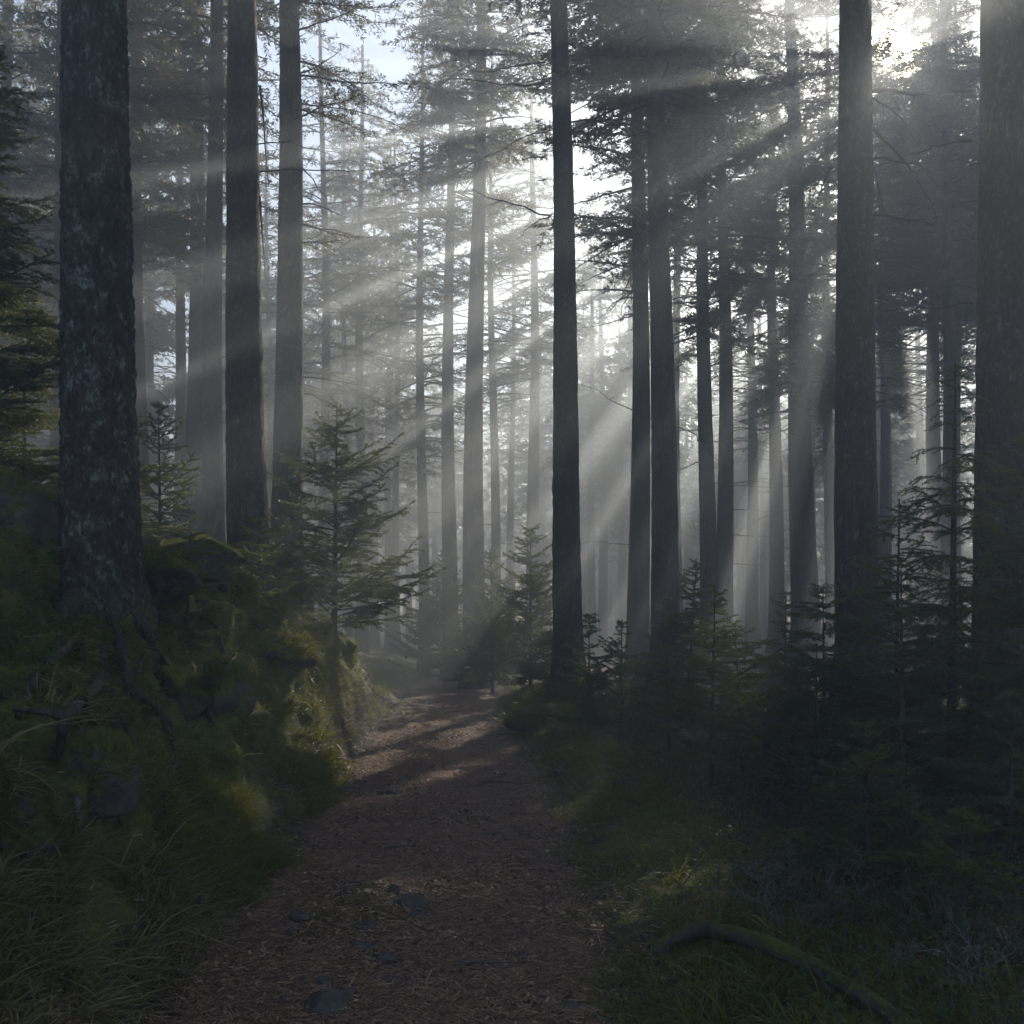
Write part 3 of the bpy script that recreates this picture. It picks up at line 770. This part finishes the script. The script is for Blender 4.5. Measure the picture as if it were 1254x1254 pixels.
n += spruce('dim young spruce right of the foot of the lone path-side trunk', at(762, 10.5), 10.5, 1.15, 0.6, 8, dens=560, needle=(0.024, 0.006), droop=0.12)
n += spruce('misty narrow spruce with a clear pointed tip at the path bend', at(603, 18), 18, 2.5, 0.85, 9, dens=330, needle=(0.036, 0.011), droop=0.12, tw_sp=0.06)
n += spruce('misty broad spruce left of the lone path-side trunk', at(650, 17), 17, 2.7, 1.1, 10, dens=330, needle=(0.036, 0.011), droop=0.12, tw_sp=0.06)
n += spruce('very faint broad spruce left of the sunbeam-striped trunk', at(545, 20), 20, 2.6, 1.3, 11, dens=300, needle=(0.038, 0.012), droop=0.12, tw_sp=0.065)
n += spruce('small misty spruce at the foot of the lone trunk, on its left', at(650, 14.6), 14.6, 1.0, 0.55, 12, dens=480, needle=(0.03, 0.008))
n += spruce('dark bushy little spruce low at the right, before the bare grey twigs', at(1064, 4.6), 4.6, 0.72, 0.55, 13, dens=900, per=6, nwh=7, droop=0.2)
n += spruce('dark low spruce spreading in from the right edge', at(1235, 4.9), 4.9, 0.85, 0.62, 14, dens=800, per=6, nwh=7)
n += spruce('dark spruce at the right edge in front of the black trunk', at(1300, 5.6), 5.6, 2.6, 0.9, 15, dens=600, per=6, droop=0.4, thin=0.1)
n += spruce('bushy green spruce on the bank behind the massive trunk, on its right', at(196, 8.8), 8.8, 1.15, 0.55, 16, dens=650, per=7, nwh=9, droop=0.1)
n += spruce('hidden spruce whose tips poke out beside the massive bank trunk', at(122, 7.9), 7.9, 1.75, 0.62, 17, dens=700, per=6)
n += spruce('dark misty spruce behind the pair of trunks right of the path', at(842, 12.6), 12.6, 1.75, 0.8, 18, dens=500, needle=(0.028, 0.007))
n += spruce('faint thin spruce tip right of the sunlit young spruce', at(962, 11), 11, 1.35, 0.5, 19, dens=500, needle=(0.025, 0.006))
n += spruce('low spruce with drooping arms at the lip of the bank, right of the seedling', at(318, 8.9), 8.9, 0.7, 0.62, 20, dens=800, per=6, nwh=7, droop=0.3)
n += spruce('thin-stemmed dark young spruce left of the tall spindly one', at(1106, 5.9), 5.9, 1.55, 0.6, 21, dens=520, per=5, thin=0.1, droop=0.3, tw_droop=0.3)
n += spruce('dim low spruce under the sunlit young one', at(820, 8.6), 8.6, 0.95, 0.6, 22, dens=600)
n += spruce('dark green spruce beneath the drooping one at the right', at(1000, 7.2), 7.2, 1.0, 0.65, 23, dens=600, droop=0.2)
n += spruce('small dark spruce in the right foreground gloom', at(1180, 3.9), 3.9, 0.5, 0.42, 24, dens=900, nwh=6)
n += spruce('dim spruce at the far right behind the black trunk', at(1275, 9), 9, 2.2, 0.9, 25, dens=520, needle=(0.024, 0.006))
n += spruce('dark spruce filling the gap between the two thick right-hand trunks', at(1010, 9.2), 9.2, 1.35, 0.8, 26, dens=560, needle=(0.024, 0.006))
n += spruce('dim low spruce right of the dim one by the lone trunk', at(722, 12.4), 12.4, 1.0, 0.6, 27, dens=500, needle=(0.026, 0.006))
n += spruce('young spruce at the left edge behind the mossy boulder', at(30, 8.2), 8.2, 1.7, 0.8, 28, dens=600, per=6)
print('needles', n)

# ------------------------------------------------------------------ rocks
def rock_mesh(c, size, seed, k=56, n=36, planes=15, rough=0.05):
    r = np.random.default_rng(seed)
    th = np.linspace(0.001, math.pi - 0.001, n); ph = np.linspace(0, TWO, k, endpoint=False)
    T, Pp = np.meshgrid(th, ph, indexing='ij')
    D = np.stack([np.sin(T) * np.cos(Pp), np.sin(T) * np.sin(Pp), np.cos(T)], -1)
    nn = nrm(r.normal(0, 1, (planes, 3))); dd = r.uniform(0.68, 1.0, planes)
    dots = np.clip(D @ nn.T, 0.05, None)
    rad = np.minimum((dd / dots).min(-1), 1.25)
    rad = rad + rough * 2 * fbm(D * 2.2 + seed, 4, seed) + rough * 0.6 * fbm(D * 9 + seed, 3, seed + 1)
    V = (D * rad[..., None] * np.asarray(size)).reshape(-1, 3) + c
    idx = np.arange(n * k).reshape(n, k); a = idx[:-1]; b = idx[1:]
    Q = np.stack([a, b, np.roll(b, -1, 1), np.roll(a, -1, 1)], -1).reshape(-1, 4)
    return V, Q

def boulder(label, xp, yp, size, seed, sink=0.3, d=None, name='mossy_boulder', cover=0.15):
    p = gpix(xp, yp) if d is None else px(xp, yp, d)
    if d is None: p = p + np.array([0, 0.5 * size[1], -sink * size[2]])
    V, Q = rock_mesh(p, size, seed, 90, 60, 13, 0.09)
    A = V[Q]; c = A.mean(1); nn = np.cross(A[:, 2] - A[:, 0], A[:, 3] - A[:, 1]); ar = np.linalg.norm(nn, axis=1); nn = nrm(nn)
    w = ar * ((nn[:, 2] + 0.9 * fbm(c * 4, 3, seed)) > cover) * (ar > 1e-9)
    n = int(9000 * min(1.0, 6 / p[1]) * size[0] / 0.3)
    r = np.random.default_rng(seed)
    k = r.choice(len(w), n, p=w / w.sum()); u, v = r.random((2, n, 1))
    pos = A[k, 0] * (1 - u) * (1 - v) + A[k, 1] * u * (1 - v) + A[k, 2] * u * v + A[k, 3] * (1 - u) * v - nn[k] * 0.004
    d_ = nrm(nn[k] + r.normal(0, 0.5, (n, 3)) - UP * 0.25) * r.uniform(0.012, 0.045, n)[:, None]
    sd = nrm(np.cross(d_, r.normal(0, 1, (n, 3)))) * 0.0024
    MV = np.stack([pos + sd, pos - sd, pos + d_], 1).reshape(-1, 3)
    rnd = np.repeat(np.clip(0.42 + 0.35 * vnoise(pos * 3, 6) + r.normal(0, 0.18, n), 0, 1), 3)
    MQ = np.arange(3 * n).reshape(n, 3)
    VV, Fs, mi, rr = join([(V, Q, 0, 0.3), (MV, MQ, 1, rnd)])
    o = mk(name, VV, Fs, [M_rock, M_moss], None, p, smooth=True, attrs={'rnd': rr}, matidx=mi)
    tag(o, label, 'boulder')
    return o
boulder('big dark mossy boulder at the left edge beside the massive trunk', 25, 640, (0.33, 0.4, 0.3), 1, d=6.3, cover=0.05)
boulder('grey rock peeking out right of the massive trunk at its foot', 200, 700, (0.22, 0.3, 0.18), 2, d=7.3, cover=0.5)
boulder('moss-capped mound with a sunlit rim behind the seedling', 245, 690, (0.42, 0.45, 0.24), 3, d=8.4, cover=-0.2)
boulder('mossy ledge of rock at the top of the bank above the path bend', 345, 790, (0.2, 0.25, 0.12), 4, 1.0, cover=-0.1)
boulder('pale grey rock face catching light in the middle of the bank', 268, 850, (0.16, 0.25, 0.26), 6, 0.1, cover=0.7)
boulder('dark grey rock showing through moss between the roots', 112, 940, (0.12, 0.16, 0.16), 7, 0.5, cover=0.25)
boulder('small dark stone jutting from the bank above the grass', 212, 955, (0.12, 0.12, 0.05), 8, -0.2)
boulder('low mossy hump of rock by the foot of the lone path-side trunk', 700, 880, (0.55, 0.5, 0.2), 9, 0.3)
boulder('mossy block at the left edge of the bank, below the big boulder', 15, 850, (0.2, 0.25, 0.18), 10, 0.5)
boulder('mossy shelf of rock just below the massive trunk', 215, 850, (0.3, 0.3, 0.22), 11, 0.3)
boulder('dark mossy lump near the bottom of the left bank', 20, 1010, (0.16, 0.2, 0.18), 12, 0.4)
boulder('moss-covered rock left of the path where the grass begins', 325, 870, (0.18, 0.2, 0.13), 13, 0.6, cover=-0.1)

for i, (xp, yp, sx, sz, lab) in enumerate((
    (370, 1123, 0.055, 0.028, 'flat blue-grey stone at the left side of the path'),
    (405, 1232, 0.085, 0.04, 'largest flat stone at the bottom of the path'),
    (450, 1138, 0.05, 0.03, 'pointed grey stone in the mossy patch on the path'),
    (500, 1105, 0.075, 0.03, 'long low stone at the top of the mossy patch on the path'),
    (425, 1095, 0.06, 0.03, 'low dark stone left of the mossy patch on the path'),
    (395, 1205, 0.04, 0.02, 'small stone just above the largest flat stone'),
    (470, 1175, 0.045, 0.022, 'wedge stone below the mossy patch on the path'),
    (358, 1140, 0.022, 0.012, 'tiny pebble just below the flat blue-grey stone'),
    (480, 970, 0.09, 0.025, 'thin pale flat stone further up the left of the path'),
    (692, 1234, 0.05, 0.025, 'dark stone at the bottom right of the path'),
    (350, 1225, 0.025, 0.015, 'tiny stone left of the largest flat stone'),
    (690, 948, 0.12, 0.03, 'pale flat stone on the right side of the path'),
    (440, 1158, 0.04, 0.02, 'dark stone between the wedge stone and the pointed one'),
    (610, 1022, 0.06, 0.015, 'flat worn stone in the middle of the path'),
    (515, 1120, 0.06, 0.035, 'dark stone at the right end of the mossy patch'),
    (485, 1092, 0.045, 0.03, 'stone behind the long low one in the mossy patch'),
    (478, 1200, 0.05, 0.02, 'low stone nearest the bottom of the mossy patch'),
    (425, 1215, 0.03, 0.018, 'small stone touching the top of the largest flat stone'),
    (560, 1008, 0.035, 0.018, 'small grey stone ahead in the middle of the path'),
    (530, 905, 0.06, 0.02, 'dim stone in the far lit stretch of the path'),
    (640, 1170, 0.03, 0.015, 'lone pebble on the bare right half of the path'),
)):
    p = gpix(xp, yp)
    V, Q = rock_mesh(p - np.array([0, 0, sz * 0.25]), (sx * 1.15, sx * 0.9, sz * 1.25), 40 + i, 44, 30, 9, 0.07)
    tag(mk('path_stone', V, Q, M_stone, None, p, smooth=True), lab, 'stone', 'stones set in the path')

# ------------------------------------------------------------------ roots of the massive trunk
def root_line(pts, rad, seed, k=9, lift=0.6, sub=10, mat=None, end=0.3, swell=0.0):
    r = np.random.default_rng(seed)
    P = np.array(pts, float); m = len(P)
    t = np.linspace(0, m - 1, m * sub)
    i = np.clip(t.astype(int), 0, m - 2); f = (t - i)[:, None]
    p0 = P[np.maximum(i - 1, 0)]; p1 = P[i]; p2 = P[i + 1]; p3 = P[np.minimum(i + 2, m - 1)]
    C = 0.5 * ((2 * p1) + (-p0 + p2) * f + (2 * p0 - 5 * p1 + 4 * p2 - p3) * f ** 2 + (-p0 + 3 * p1 - 3 * p2 + p3) * f ** 3)
    C = C + rad * 0.35 * np.stack([fbm(C * 9 + k_, 2, seed + k_) for k_ in range(3)], -1)
    R = rad * (1 + swell * np.exp(-np.linspace(0, 1, len(C)) * 7)) * (1 - (1 - end) * np.linspace(0, 1, len(C))) * (1 + 0.25 * fbm(C * 16, 3, seed))
    return tubes([C], [R], k)
R1, B1, A1, rm1 = T1
def on_bank(xp, yp, up=0.02):
    p = gpix(xp, yp); d = nrm(CAM - p)
    return p + d * up + np.array([0, 0, 0.0])
def root(pix, rad, seed, first=None, end=0.3, up=0.022):
    pts = [on_bank(a, b, up) for a, b in pix]
    if first is not None: pts = [B1 + np.array(first) * [0.6, 0.6, 3.2], (B1 + np.array(first) * 1.2 + pts[0]) / 2] + pts
    v = root_line(pts, rad, seed, end=end, swell=0 if first is None else 1.3)
    mk('root', v[0], v[1], M_bark_mid, R1, B1, smooth=True)
root([(122, 800), (118, 838), (96, 862), (78, 882), (78, 930), (95, 985), (92, 1030)], 0.042, 1, (-0.05, -0.14, 0.1))
root([(150, 800), (160, 840), (195, 870), (215, 905)], 0.045, 2, (0.1, -0.14, 0.1))
root([(178, 775), (205, 815), (245, 850), (262, 885)], 0.05, 3, (0.16, -0.05, 0.08))
root([(80, 790), (45, 830), (20, 880)], 0.04, 4, (-0.16, -0.1, 0.06))
root([(80, 880), (50, 872), (15, 868)], 0.022, 5)
root([(100, 860), (125, 910), (130, 965), (150, 1010)], 0.02, 6)
root([(200, 880), (215, 930), (200, 975), (212, 1020)], 0.014, 7)
root([(262, 760), (275, 800), (290, 850), (296, 880)], 0.018, 8)
root([(150, 880), (170, 930), (165, 990)], 0.012, 9)

# ------------------------------------------------------------------ mossy fallen branch and bare twigs on the right
lp = [gpix(800, 1175) + [0, 0, 0.03], gpix(860, 1160) + [0, 0, 0.07], gpix(930, 1185) + [0, 0, 0.09], gpix(1000, 1215) + [0, 0, 0.08], gpix(1075, 1252) + [0, 0, 0.06], gpix(1130, 1290) + [0, 0, 0.03]]
v = root_line(lp, 0.034, 60, 12, end=0.8)
lr = mk('fallen_branch', v[0], v[1], M_log, None, lp[2], smooth=True)
tag(lr, 'moss-covered fallen branch lying across the bottom right undergrowth', 'branch')

def bare_shrub(label, xp, yp, h, seed, n=5, mat=M_paletwig):
    r = np.random.default_rng(seed); b = gpix(xp, yp)
    P, R = [], []
    t = np.linspace(0, 1, 10)
    def grow(p, d, L, rad, lev):
        w = np.cumsum(r.normal(0, 0.05, (10, 3)), 0) * L
        pts = p + d * (L * t)[:, None] + w - w[0] - UP * (0.12 * L * t ** 2)[:, None]
        P.append(pts); R.append(rad * (1 - 0.7 * t))
        if lev:
            for _ in range(r.integers(4, 8)):
                k = r.integers(2, 10); dd = nrm(d + r.normal(0, 0.65, 3)); grow(pts[k], dd, L * r.uniform(0.3, 0.6), rad * 0.55, lev - 1)
    for _ in range(n):
        grow(b, nrm(np.array([r.normal(0, 0.6), r.normal(0, 0.6), 1])), h * r.uniform(0.6, 1.0), 0.0042, 2)
    V, Q = tubes(np.array(P), np.array(R), 4)
    o = mk('bare_shrub', V, Q, mat, None, b); tag(o, label, 'shrub')
bare_shrub('pale leafless twiggy shrub in the right undergrowth above the fallen branch', 950, 1130, 0.42, 1, 5)
bare_shrub('fine grey leafless twigs right of the pale twiggy shrub', 1010, 1150, 0.32, 2, 6, M_twig)
bare_shrub('thin dark leafless twigs at the right edge of the path', 835, 1085, 0.4, 3, 3, M_twig)
bare_shrub('bare twigs in the black bottom right corner', 1200, 1215, 0.3, 4, 4, M_paletwig)

# ------------------------------------------------------------------ ground cover (uncountable)
def blades(p, d, side, L, W, bend, seg=4):
    """curved blades: base p, start direction d, bending along bend vector"""
    n = len(p); t = np.linspace(0, 1, seg + 1)
    c = p[:, None] + d[:, None] * (L[:, None] * t)[..., None] + bend[:, None] * (L[:, None] * t ** 2)[..., None]
    hw = (W[:, None] * (1 - t ** 1.5) * 0.5 + 0.0004)[..., None] * side[:, None]
    V = np.stack([c - hw, c + hw], 2).reshape(n, -1, 3)
    k = (seg + 1) * 2
    q = np.array([[2 * i, 2 * i + 1, 2 * i + 3, 2 * i + 2] for i in range(seg)])
    Q = (np.arange(n)[:, None, None] * k + q).reshape(-1, 4)
    return V.reshape(-1, 3), Q, k

def grass_patch(name, n, weight, Lr, W, lean, mat, drop=0.55, outward=None):
    nt_ = n // 14; n = nt_ * 14
    tc_, tn_ = scatter(nt_, weight)
    j = np.repeat(np.arange(nt_), 14)
    spread = rng.normal(0, 1, (n, 3)) * [1, 1, 0]
    nn = tn_[j]; sp = spread - nn * (spread * nn).sum(1, keepdims=True)
    p = tc_[j] + sp * 0.028 - nn * 0.01
    cl = 0.55 + 0.45 * vnoise(tc_[j] * 2.3, 3)
    L = rng.uniform(*Lr, n) * (0.55 + 0.6 * cl) * np.repeat(rng.uniform(0.5, 1.25, nt_), 14)
    d = nrm(nn * 0.45 + UP * 0.7 + sp * 0.28 + rng.normal(0, lean, (n, 3)))
    hz = rng.normal(0, 1, (n, 3)) * [1, 1, 0]
    if outward is not None: hz = nrm(hz) * 0.8 + np.array(outward) * 0.6 + sp * 0.3
    bend = nrm(hz) * rng.uniform(0.15, 0.7, n)[:, None] - UP * (drop * rng.uniform(0.3, 1.3, n))[:, None]
    side = nrm(np.cross(d, rng.normal(0, 1, (n, 3))))
    V, Q, k = blades(p, d, side, L, np.clip(rng.lognormal(-0.1, 0.4, n), 0.4, 2.2) * W, bend)
    rnd = np.clip(0.38 + 0.35 * vnoise(p * 1.7, 5) + rng.normal(0, 0.22, n), 0, 1)
    o = mk(name, V, Q, mat, attrs={'rnd': np.repeat(rnd, k)})
    return tag(o, kind='stuff')

fxl = path_c(fcen[:, 1]) - path_w(fcen[:, 1]); fxr = path_c(fcen[:, 1]) + path_w(fcen[:, 1])
fpd_ = path_d(fcen[:, 0], fcen[:, 1]); fyy = fcen[:, 1]; fxx = fcen[:, 0]
dL = fxl - fxx; dR = fxx - fxr
nz1 = vnoise(fcen * 1.4, 40) * 0.5 + 0.5; nz2 = vnoise(fcen * 3.7, 41) * 0.5 + 0.5
win = (fyy > 2.6) & (fyy < 15.5)
vis = 1 / np.maximum(fyy, 3) ** 0.7
clump = sstep(0.35, 0.65, nz1 * 0.55 + nz2 * 0.45)
wl = win * sstep(-0.10, 0.08, dL) * (1 - sstep(0.22, 0.5, dL)) * (0.04 + clump) * vis * sstep(4.4, 5.2, fyy) * (1 - 0.88 * sstep(7.5, 9.5, fyy))
g = grass_patch('bank_grass', 10000, wl, (0.08, 0.25), 0.006, 0.3, M_grass, 0.55, (0.45, -0.3, 0))
g['label'] = 'green grass along the foot of the left bank'
wl = win * sstep(-0.08, 0.1, dL) * (1 - sstep(0.3, 0.6, dL)) * (0.03 + clump) * (1 - sstep(4.2, 4.9, fyy))
g = grass_patch('dry_grass', 3200, wl, (0.12, 0.34), 0.006, 0.4, M_drygrass, 0.6, (0.45, -0.3, 0))
g['label'] = 'long dry grass at the bottom left'
wl = win * sstep(-0.15, 0.1, dR) * (1 - sstep(0.6, 1.5, dR)) * (0.15 + nz1 ** 2) * vis
g = grass_patch('verge_grass', 20000, wl, (0.08, 0.26), 0.0055, 0.35, M_grass, 0.6, (-0.3, -0.3, 0))
g['label'] = 'grass on the right verge of the path'
wl = ((fyy > 8) & (fyy < 13)) * (np.abs(dL - 0.75) < 0.5) * (nz2 > 0.4) * 1.0
g = grass_patch('hanging_grass', 1400, wl, (0.15, 0.4), 0.004, 0.3, M_drygrass, 1.1, (0.8, -0.4, 0))
g['label'] = 'grass and rootlets hanging over the lip of the bank'

# moss: short dense tufts
def moss(name, n, weight, Lr, W, label):
    p, nn = scatter(n, weight)
    L = rng.uniform(*Lr, n)
    d = nrm(nn + rng.normal(0, 0.5, (n, 3)) - UP * 0.15)
    side = nrm(np.cross(d, rng.normal(0, 1, (n, 3)))) * (W * rng.uniform(0.6, 1.3, n))[:, None]
    pos = p - nn * 0.004
    V = np.stack([pos + side, pos - side, pos + d * L[:, None]], 1).reshape(-1, 3)
    rnd = np.clip(0.42 + 0.35 * vnoise(p * 2.2, 6) + 0.3 * vnoise(p * 9, 8) + rng.normal(0, 0.26, n), 0, 1)
    o = mk(name, V, np.arange(3 * n).reshape(n, 3), M_moss, attrs={'rnd': np.repeat(rnd, 3)})
    tag(o, label, kind='stuff')
patch = sstep(0.35, 0.55, nz1 * 0.6 + nz2 * 0.4)
moss('bank_moss', 240000, win * sstep(0.1, 0.4, dL) * (1 - sstep(2.6, 3.6, dL)) * patch * vis * vis, (0.012, 0.052), 0.0034, 'cushions of green moss over the left bank')
moss('verge_moss', 90000, win * sstep(0.0, 0.25, dR) * (1 - sstep(1.5, 3.5, dR)) * patch * vis * vis, (0.012, 0.04), 0.0022, 'moss along the right verge')
rd = np.exp(-((fxx + 0.78) / 0.22) ** 2 - ((fyy - 4.75) / 0.5) ** 2) * (nz2 > 0.36) * (fpd_ < -0.1)
moss('path_moss', 12000, rd, (0.008, 0.022), 0.0018, 'patch of moss in the middle of the path')

# needle litter and chips on the path
def litter(name, n, weight, Lr, Wr, label):
    p, nn = scatter(n, weight)
    L = rng.uniform(*Lr, n)[:, None]; W = rng.uniform(*Wr, n)[:, None]
    a = rng.random(n) * TWO
    d = nrm(np.stack([np.cos(a), np.sin(a), rng.normal(0, 0.22, n)], -1)); s = nrm(np.cross(nn + rng.normal(0, 0.35, (n, 3)), d))
    c = p + nn * 0.005
    V = np.stack([c - d * L / 2 - s * W / 2, c - d * L / 2 + s * W / 2, c + d * L / 2 + s * W / 2, c + d * L / 2 - s * W / 2], 1)
    V[:, :, 2] += np.clip(rng.normal(0.003, 0.004, (n, 1)), 0, None)
    rnd = np.clip(rng.beta(2, 3, n), 0, 1)
    o = mk(name, V.reshape(-1, 3), np.arange(4 * n).reshape(n, 4), M_litter, attrs={'rnd': np.repeat(rnd, 4)})
    tag(o, label, kind='stuff')
on = win * (1 - sstep(0.0, 0.25, fpd_)) * vis * vis
litter('needle_litter', 120000, on * (0.35 + nz1), (0.012, 0.04), (0.0012, 0.003), 'brown needle litter on the path')
litter('leaf_litter', 17000, on * (0.05 + nz2 ** 3), (0.008, 0.034), (0.004, 0.015), 'bark chips and dead leaves on the path')
on2 = win * (1 - on.clip(0, 1)) * (np.abs(dR - 0.6) < 2.4) * vis * vis
litter('forest_litter', 30000, on2 + 0.3 * win * (dL > 0) * (dL < 2.5) * vis, (0.02, 0.10), (0.002, 0.005), 'fallen needles and twigs among the moss')

for i, (xp, yp, L, a, lab) in enumerate(((415, 1085, 0.3, 0.3, 'thin dark twig lying across the left of the path near the sunlit patch'), (560, 1180, 0.34, -0.2, 'thin twig lying in the litter in the middle foreground of the path'),
        (610, 900, 0.5, 0.15, 'dark stick at the far end of the path'), (700, 955, 0.55, 0.1, 'pale stick on the right edge of the path beside the flat stone'), (330, 1200, 0.3, 0.6, 'thin twig at the left edge of the path near the bottom'), (590, 960, 0.4, -0.1, 'thin stick lying across the middle of the path'), (470, 1040, 0.35, 0.4, 'slim twig in the shaded left half of the path'))):
    p = gpix(xp, yp); r = np.random.default_rng(60 + i)
    m_ = dead_branch(r, p + UP * 0.012, a, L, 0.0, 0.0, 0.007, 3)
    tag(mk('fallen_twig', m_[0], m_[1], M_twig, None, p, smooth=True), lab, 'twig', 'twigs fallen on the path')
# leafy low undergrowth on the right
def undergrowth(name, nst, weight, hr, label, per=9, ll=0.022):
    p, nn = scatter(nst, weight)
    r = rng
    h = r.uniform(*hr, nst)
    t = np.linspace(0, 1, 4)
    d = nrm(UP + r.normal(0, 0.35, (nst, 3)))
    w = r.normal(0, 0.12, (nst, 3))
    st = p[:, None] + d[:, None] * (h[:, None] * t)[..., None] + w[:, None] * (h[:, None] * t ** 2)[..., None]
    sv = tubes(st, np.outer(np.full(nst, 0.0016), [1, 0.9, 0.7, 0.4]), 3)
    i = np.repeat(np.arange(nst), per); s = r.uniform(0.25, 1.05, len(i))[:, None]
    pos = p[i] + d[i] * h[i][:, None] * s + w[i] * h[i][:, None] * s ** 2
    a = r.random(len(i)) * TWO
    nd = nrm(np.stack([np.cos(a), np.sin(a), r.normal(0.15, 0.35, len(i))], -1))
    l = (ll * r.uniform(0.6, 1.4, len(i)))[:, None]
    ww = nrm(np.cross(nd, UP + r.normal(0, 0.5, (len(i), 3)))) * l * 0.3
    nv = needle_mesh(pos, nd * l, ww, np.clip(r.normal(0.4, 0.25, len(i)), 0, 1), True)
    V, Fs, mi, rr = join([(sv[0], sv[1], 0, 0.2), (nv[0], nv[1], 1, nv[2])])
    o = mk(name, V, Fs, [M_twig, M_shrubleaf], attrs={'rnd': rr}, matidx=mi)
    tag(o, label, kind='stuff')
wu = ((fyy > 2.6) & (fyy < 16)) * sstep(0.35, 0.9, dR) * (1 - sstep(5, 8, dR)) * (0.15 + nz1) * vis
undergrowth('undergrowth', 9000, wu, (0.08, 0.32), 'low leafy undergrowth right of the path')
wu = ((fyy > 3.5) & (fyy < 14)) * sstep(0.35, 0.9, dL) * (1 - sstep(4, 6, dL)) * (nz1 > 0.5) * vis
undergrowth('bank_undergrowth', 5000, wu, (0.06, 0.2), 'low leafy plants on top of the left bank', 8, 0.028)

# ------------------------------------------------------------------ haze
hv = np.array([[x, y, z] for z in (-5.5, 16.6) for y in (-15.5, 119.5) for x in (-62, 62)], float)
hq = np.array([[0, 2, 3, 1], [4, 5, 7, 6], [0, 1, 5, 4], [2, 6, 7, 3], [0, 4, 6, 2], [1, 3, 7, 5]])
m, nt, out = newmat('haze_air')
pv = nt.nodes.new('ShaderNodeVolumePrincipled')
HAZE = dict(d=0.025, g=0.6, col=(0.71, 0.80, 0.92))
pv.inputs['Density'].default_value = HAZE['d']; pv.inputs['Anisotropy'].default_value = HAZE['g']
pv.inputs['Color'].default_value = (*HAZE['col'], 1)
nt.links.new(pv.outputs[0], out.inputs['Volume'])
try: m.cycles.homogeneous_volume = True
except Exception: pass
tag(mk('haze', hv, hq, m), 'thin morning mist through the whole wood', kind='stuff')

# ------------------------------------------------------------------ sky and sun
SKY, SUNE, EXPO = 0.105, 5.0, 1.2
w = bpy.data.worlds.new('World'); S.world = w; w.use_nodes = True
nt = w.node_tree; nt.nodes.clear()
out = nt.nodes.new('ShaderNodeOutputWorld'); bg = nt.nodes.new('ShaderNodeBackground')
sky = nt.nodes.new('ShaderNodeTexSky'); sky.sky_type = 'NISHITA'; sky.sun_disc = False
sky.sun_elevation = SUN_EL; sky.sun_rotation = SUN_AZ; sky.air_density = 1.0; sky.dust_density = 0.5; sky.ozone_density = 1.0
tc = nt.nodes.new('ShaderNodeTexCoord')
dp = nt.nodes.new('ShaderNodeVectorMath'); dp.operation = 'DOT_PRODUCT'
nt.links.new(tc.outputs['Generated'], dp.inputs[0]); dp.inputs[1].default_value = tuple(DISC)
cl = math_(nt, 'MAXIMUM', dp.outputs['Value'], 0.0)
disc = math_(nt, 'MULTIPLY', math_(nt, 'POWER', cl, 9000.0), 500.0)
aur = math_(nt, 'ADD', math_(nt, 'MULTIPLY', math_(nt, 'POWER', cl, 500.0), 5.0), math_(nt, 'MULTIPLY', math_(nt, 'POWER', cl, 40.0), 0.4))
tot = math_(nt, 'ADD', disc, aur)
cm = nt.nodes.new('ShaderNodeCombineColor')
for k, s in enumerate((1.0, 0.76, 0.44)):
    nt.links.new(math_(nt, 'MULTIPLY', tot, s), cm.inputs[k])
ad = nt.nodes.new('ShaderNodeMix'); ad.data_type = 'RGBA'; ad.blend_type = 'ADD'; ad.inputs[0].default_value = 1.0
hs = nt.nodes.new('ShaderNodeHueSaturation'); hs.inputs['Saturation'].default_value = 0.85; nt.links.new(sky.outputs[0], hs.inputs['Color']); nt.links.new(hs.outputs[0], ad.inputs[6]); nt.links.new(cm.outputs[0], ad.inputs[7])
nt.links.new(ad.outputs[2], bg.inputs[0]); bg.inputs[1].default_value = SKY
nt.links.new(bg.outputs[0], out.inputs[0])

sl = bpy.data.lights.new('sun', 'SUN'); sl.energy = SUNE; sl.angle = math.radians(0.5); sl.color = (1.0, 0.87, 0.69)
so = bpy.data.objects.new('sun', sl); COL.objects.link(so)
so.location = Vector(CAM + sun * 40); so.rotation_euler = Vector(sun).to_track_quat('Z', 'Y').to_euler()

# ------------------------------------------------------------------ camera and render
cd = bpy.data.cameras.new('camera'); cd.lens = 36; cd.sensor_width = 36; cd.shift_y = (HOR - 627) / F
cd.clip_start = 0.05; cd.clip_end = 1000
co = bpy.data.objects.new('camera', cd); COL.objects.link(co)
co.location = Vector(CAM); co.rotation_euler = (math.radians(90), 0, 0)
S.camera = co
S.render.engine = 'CYCLES'
c = S.cycles
c.max_bounces = 4; c.diffuse_bounces = 2; c.glossy_bounces = 1; c.transmission_bounces = 2; c.volume_bounces = 0; c.transparent_max_bounces = 4
c.use_denoising = True
try: c.denoiser = 'OPENIMAGEDENOISE'; c.denoising_input_passes = 'RGB_ALBEDO_NORMAL'; c.denoising_prefilter = 'NONE'
except Exception: pass
c.sample_clamp_indirect = 4.0
c.caustics_reflective = False; c.caustics_refractive = False
vs = S.view_settings
vs.view_transform = 'Standard'; vs.look = 'None'; vs.exposure = EXPO; vs.gamma = 1.0
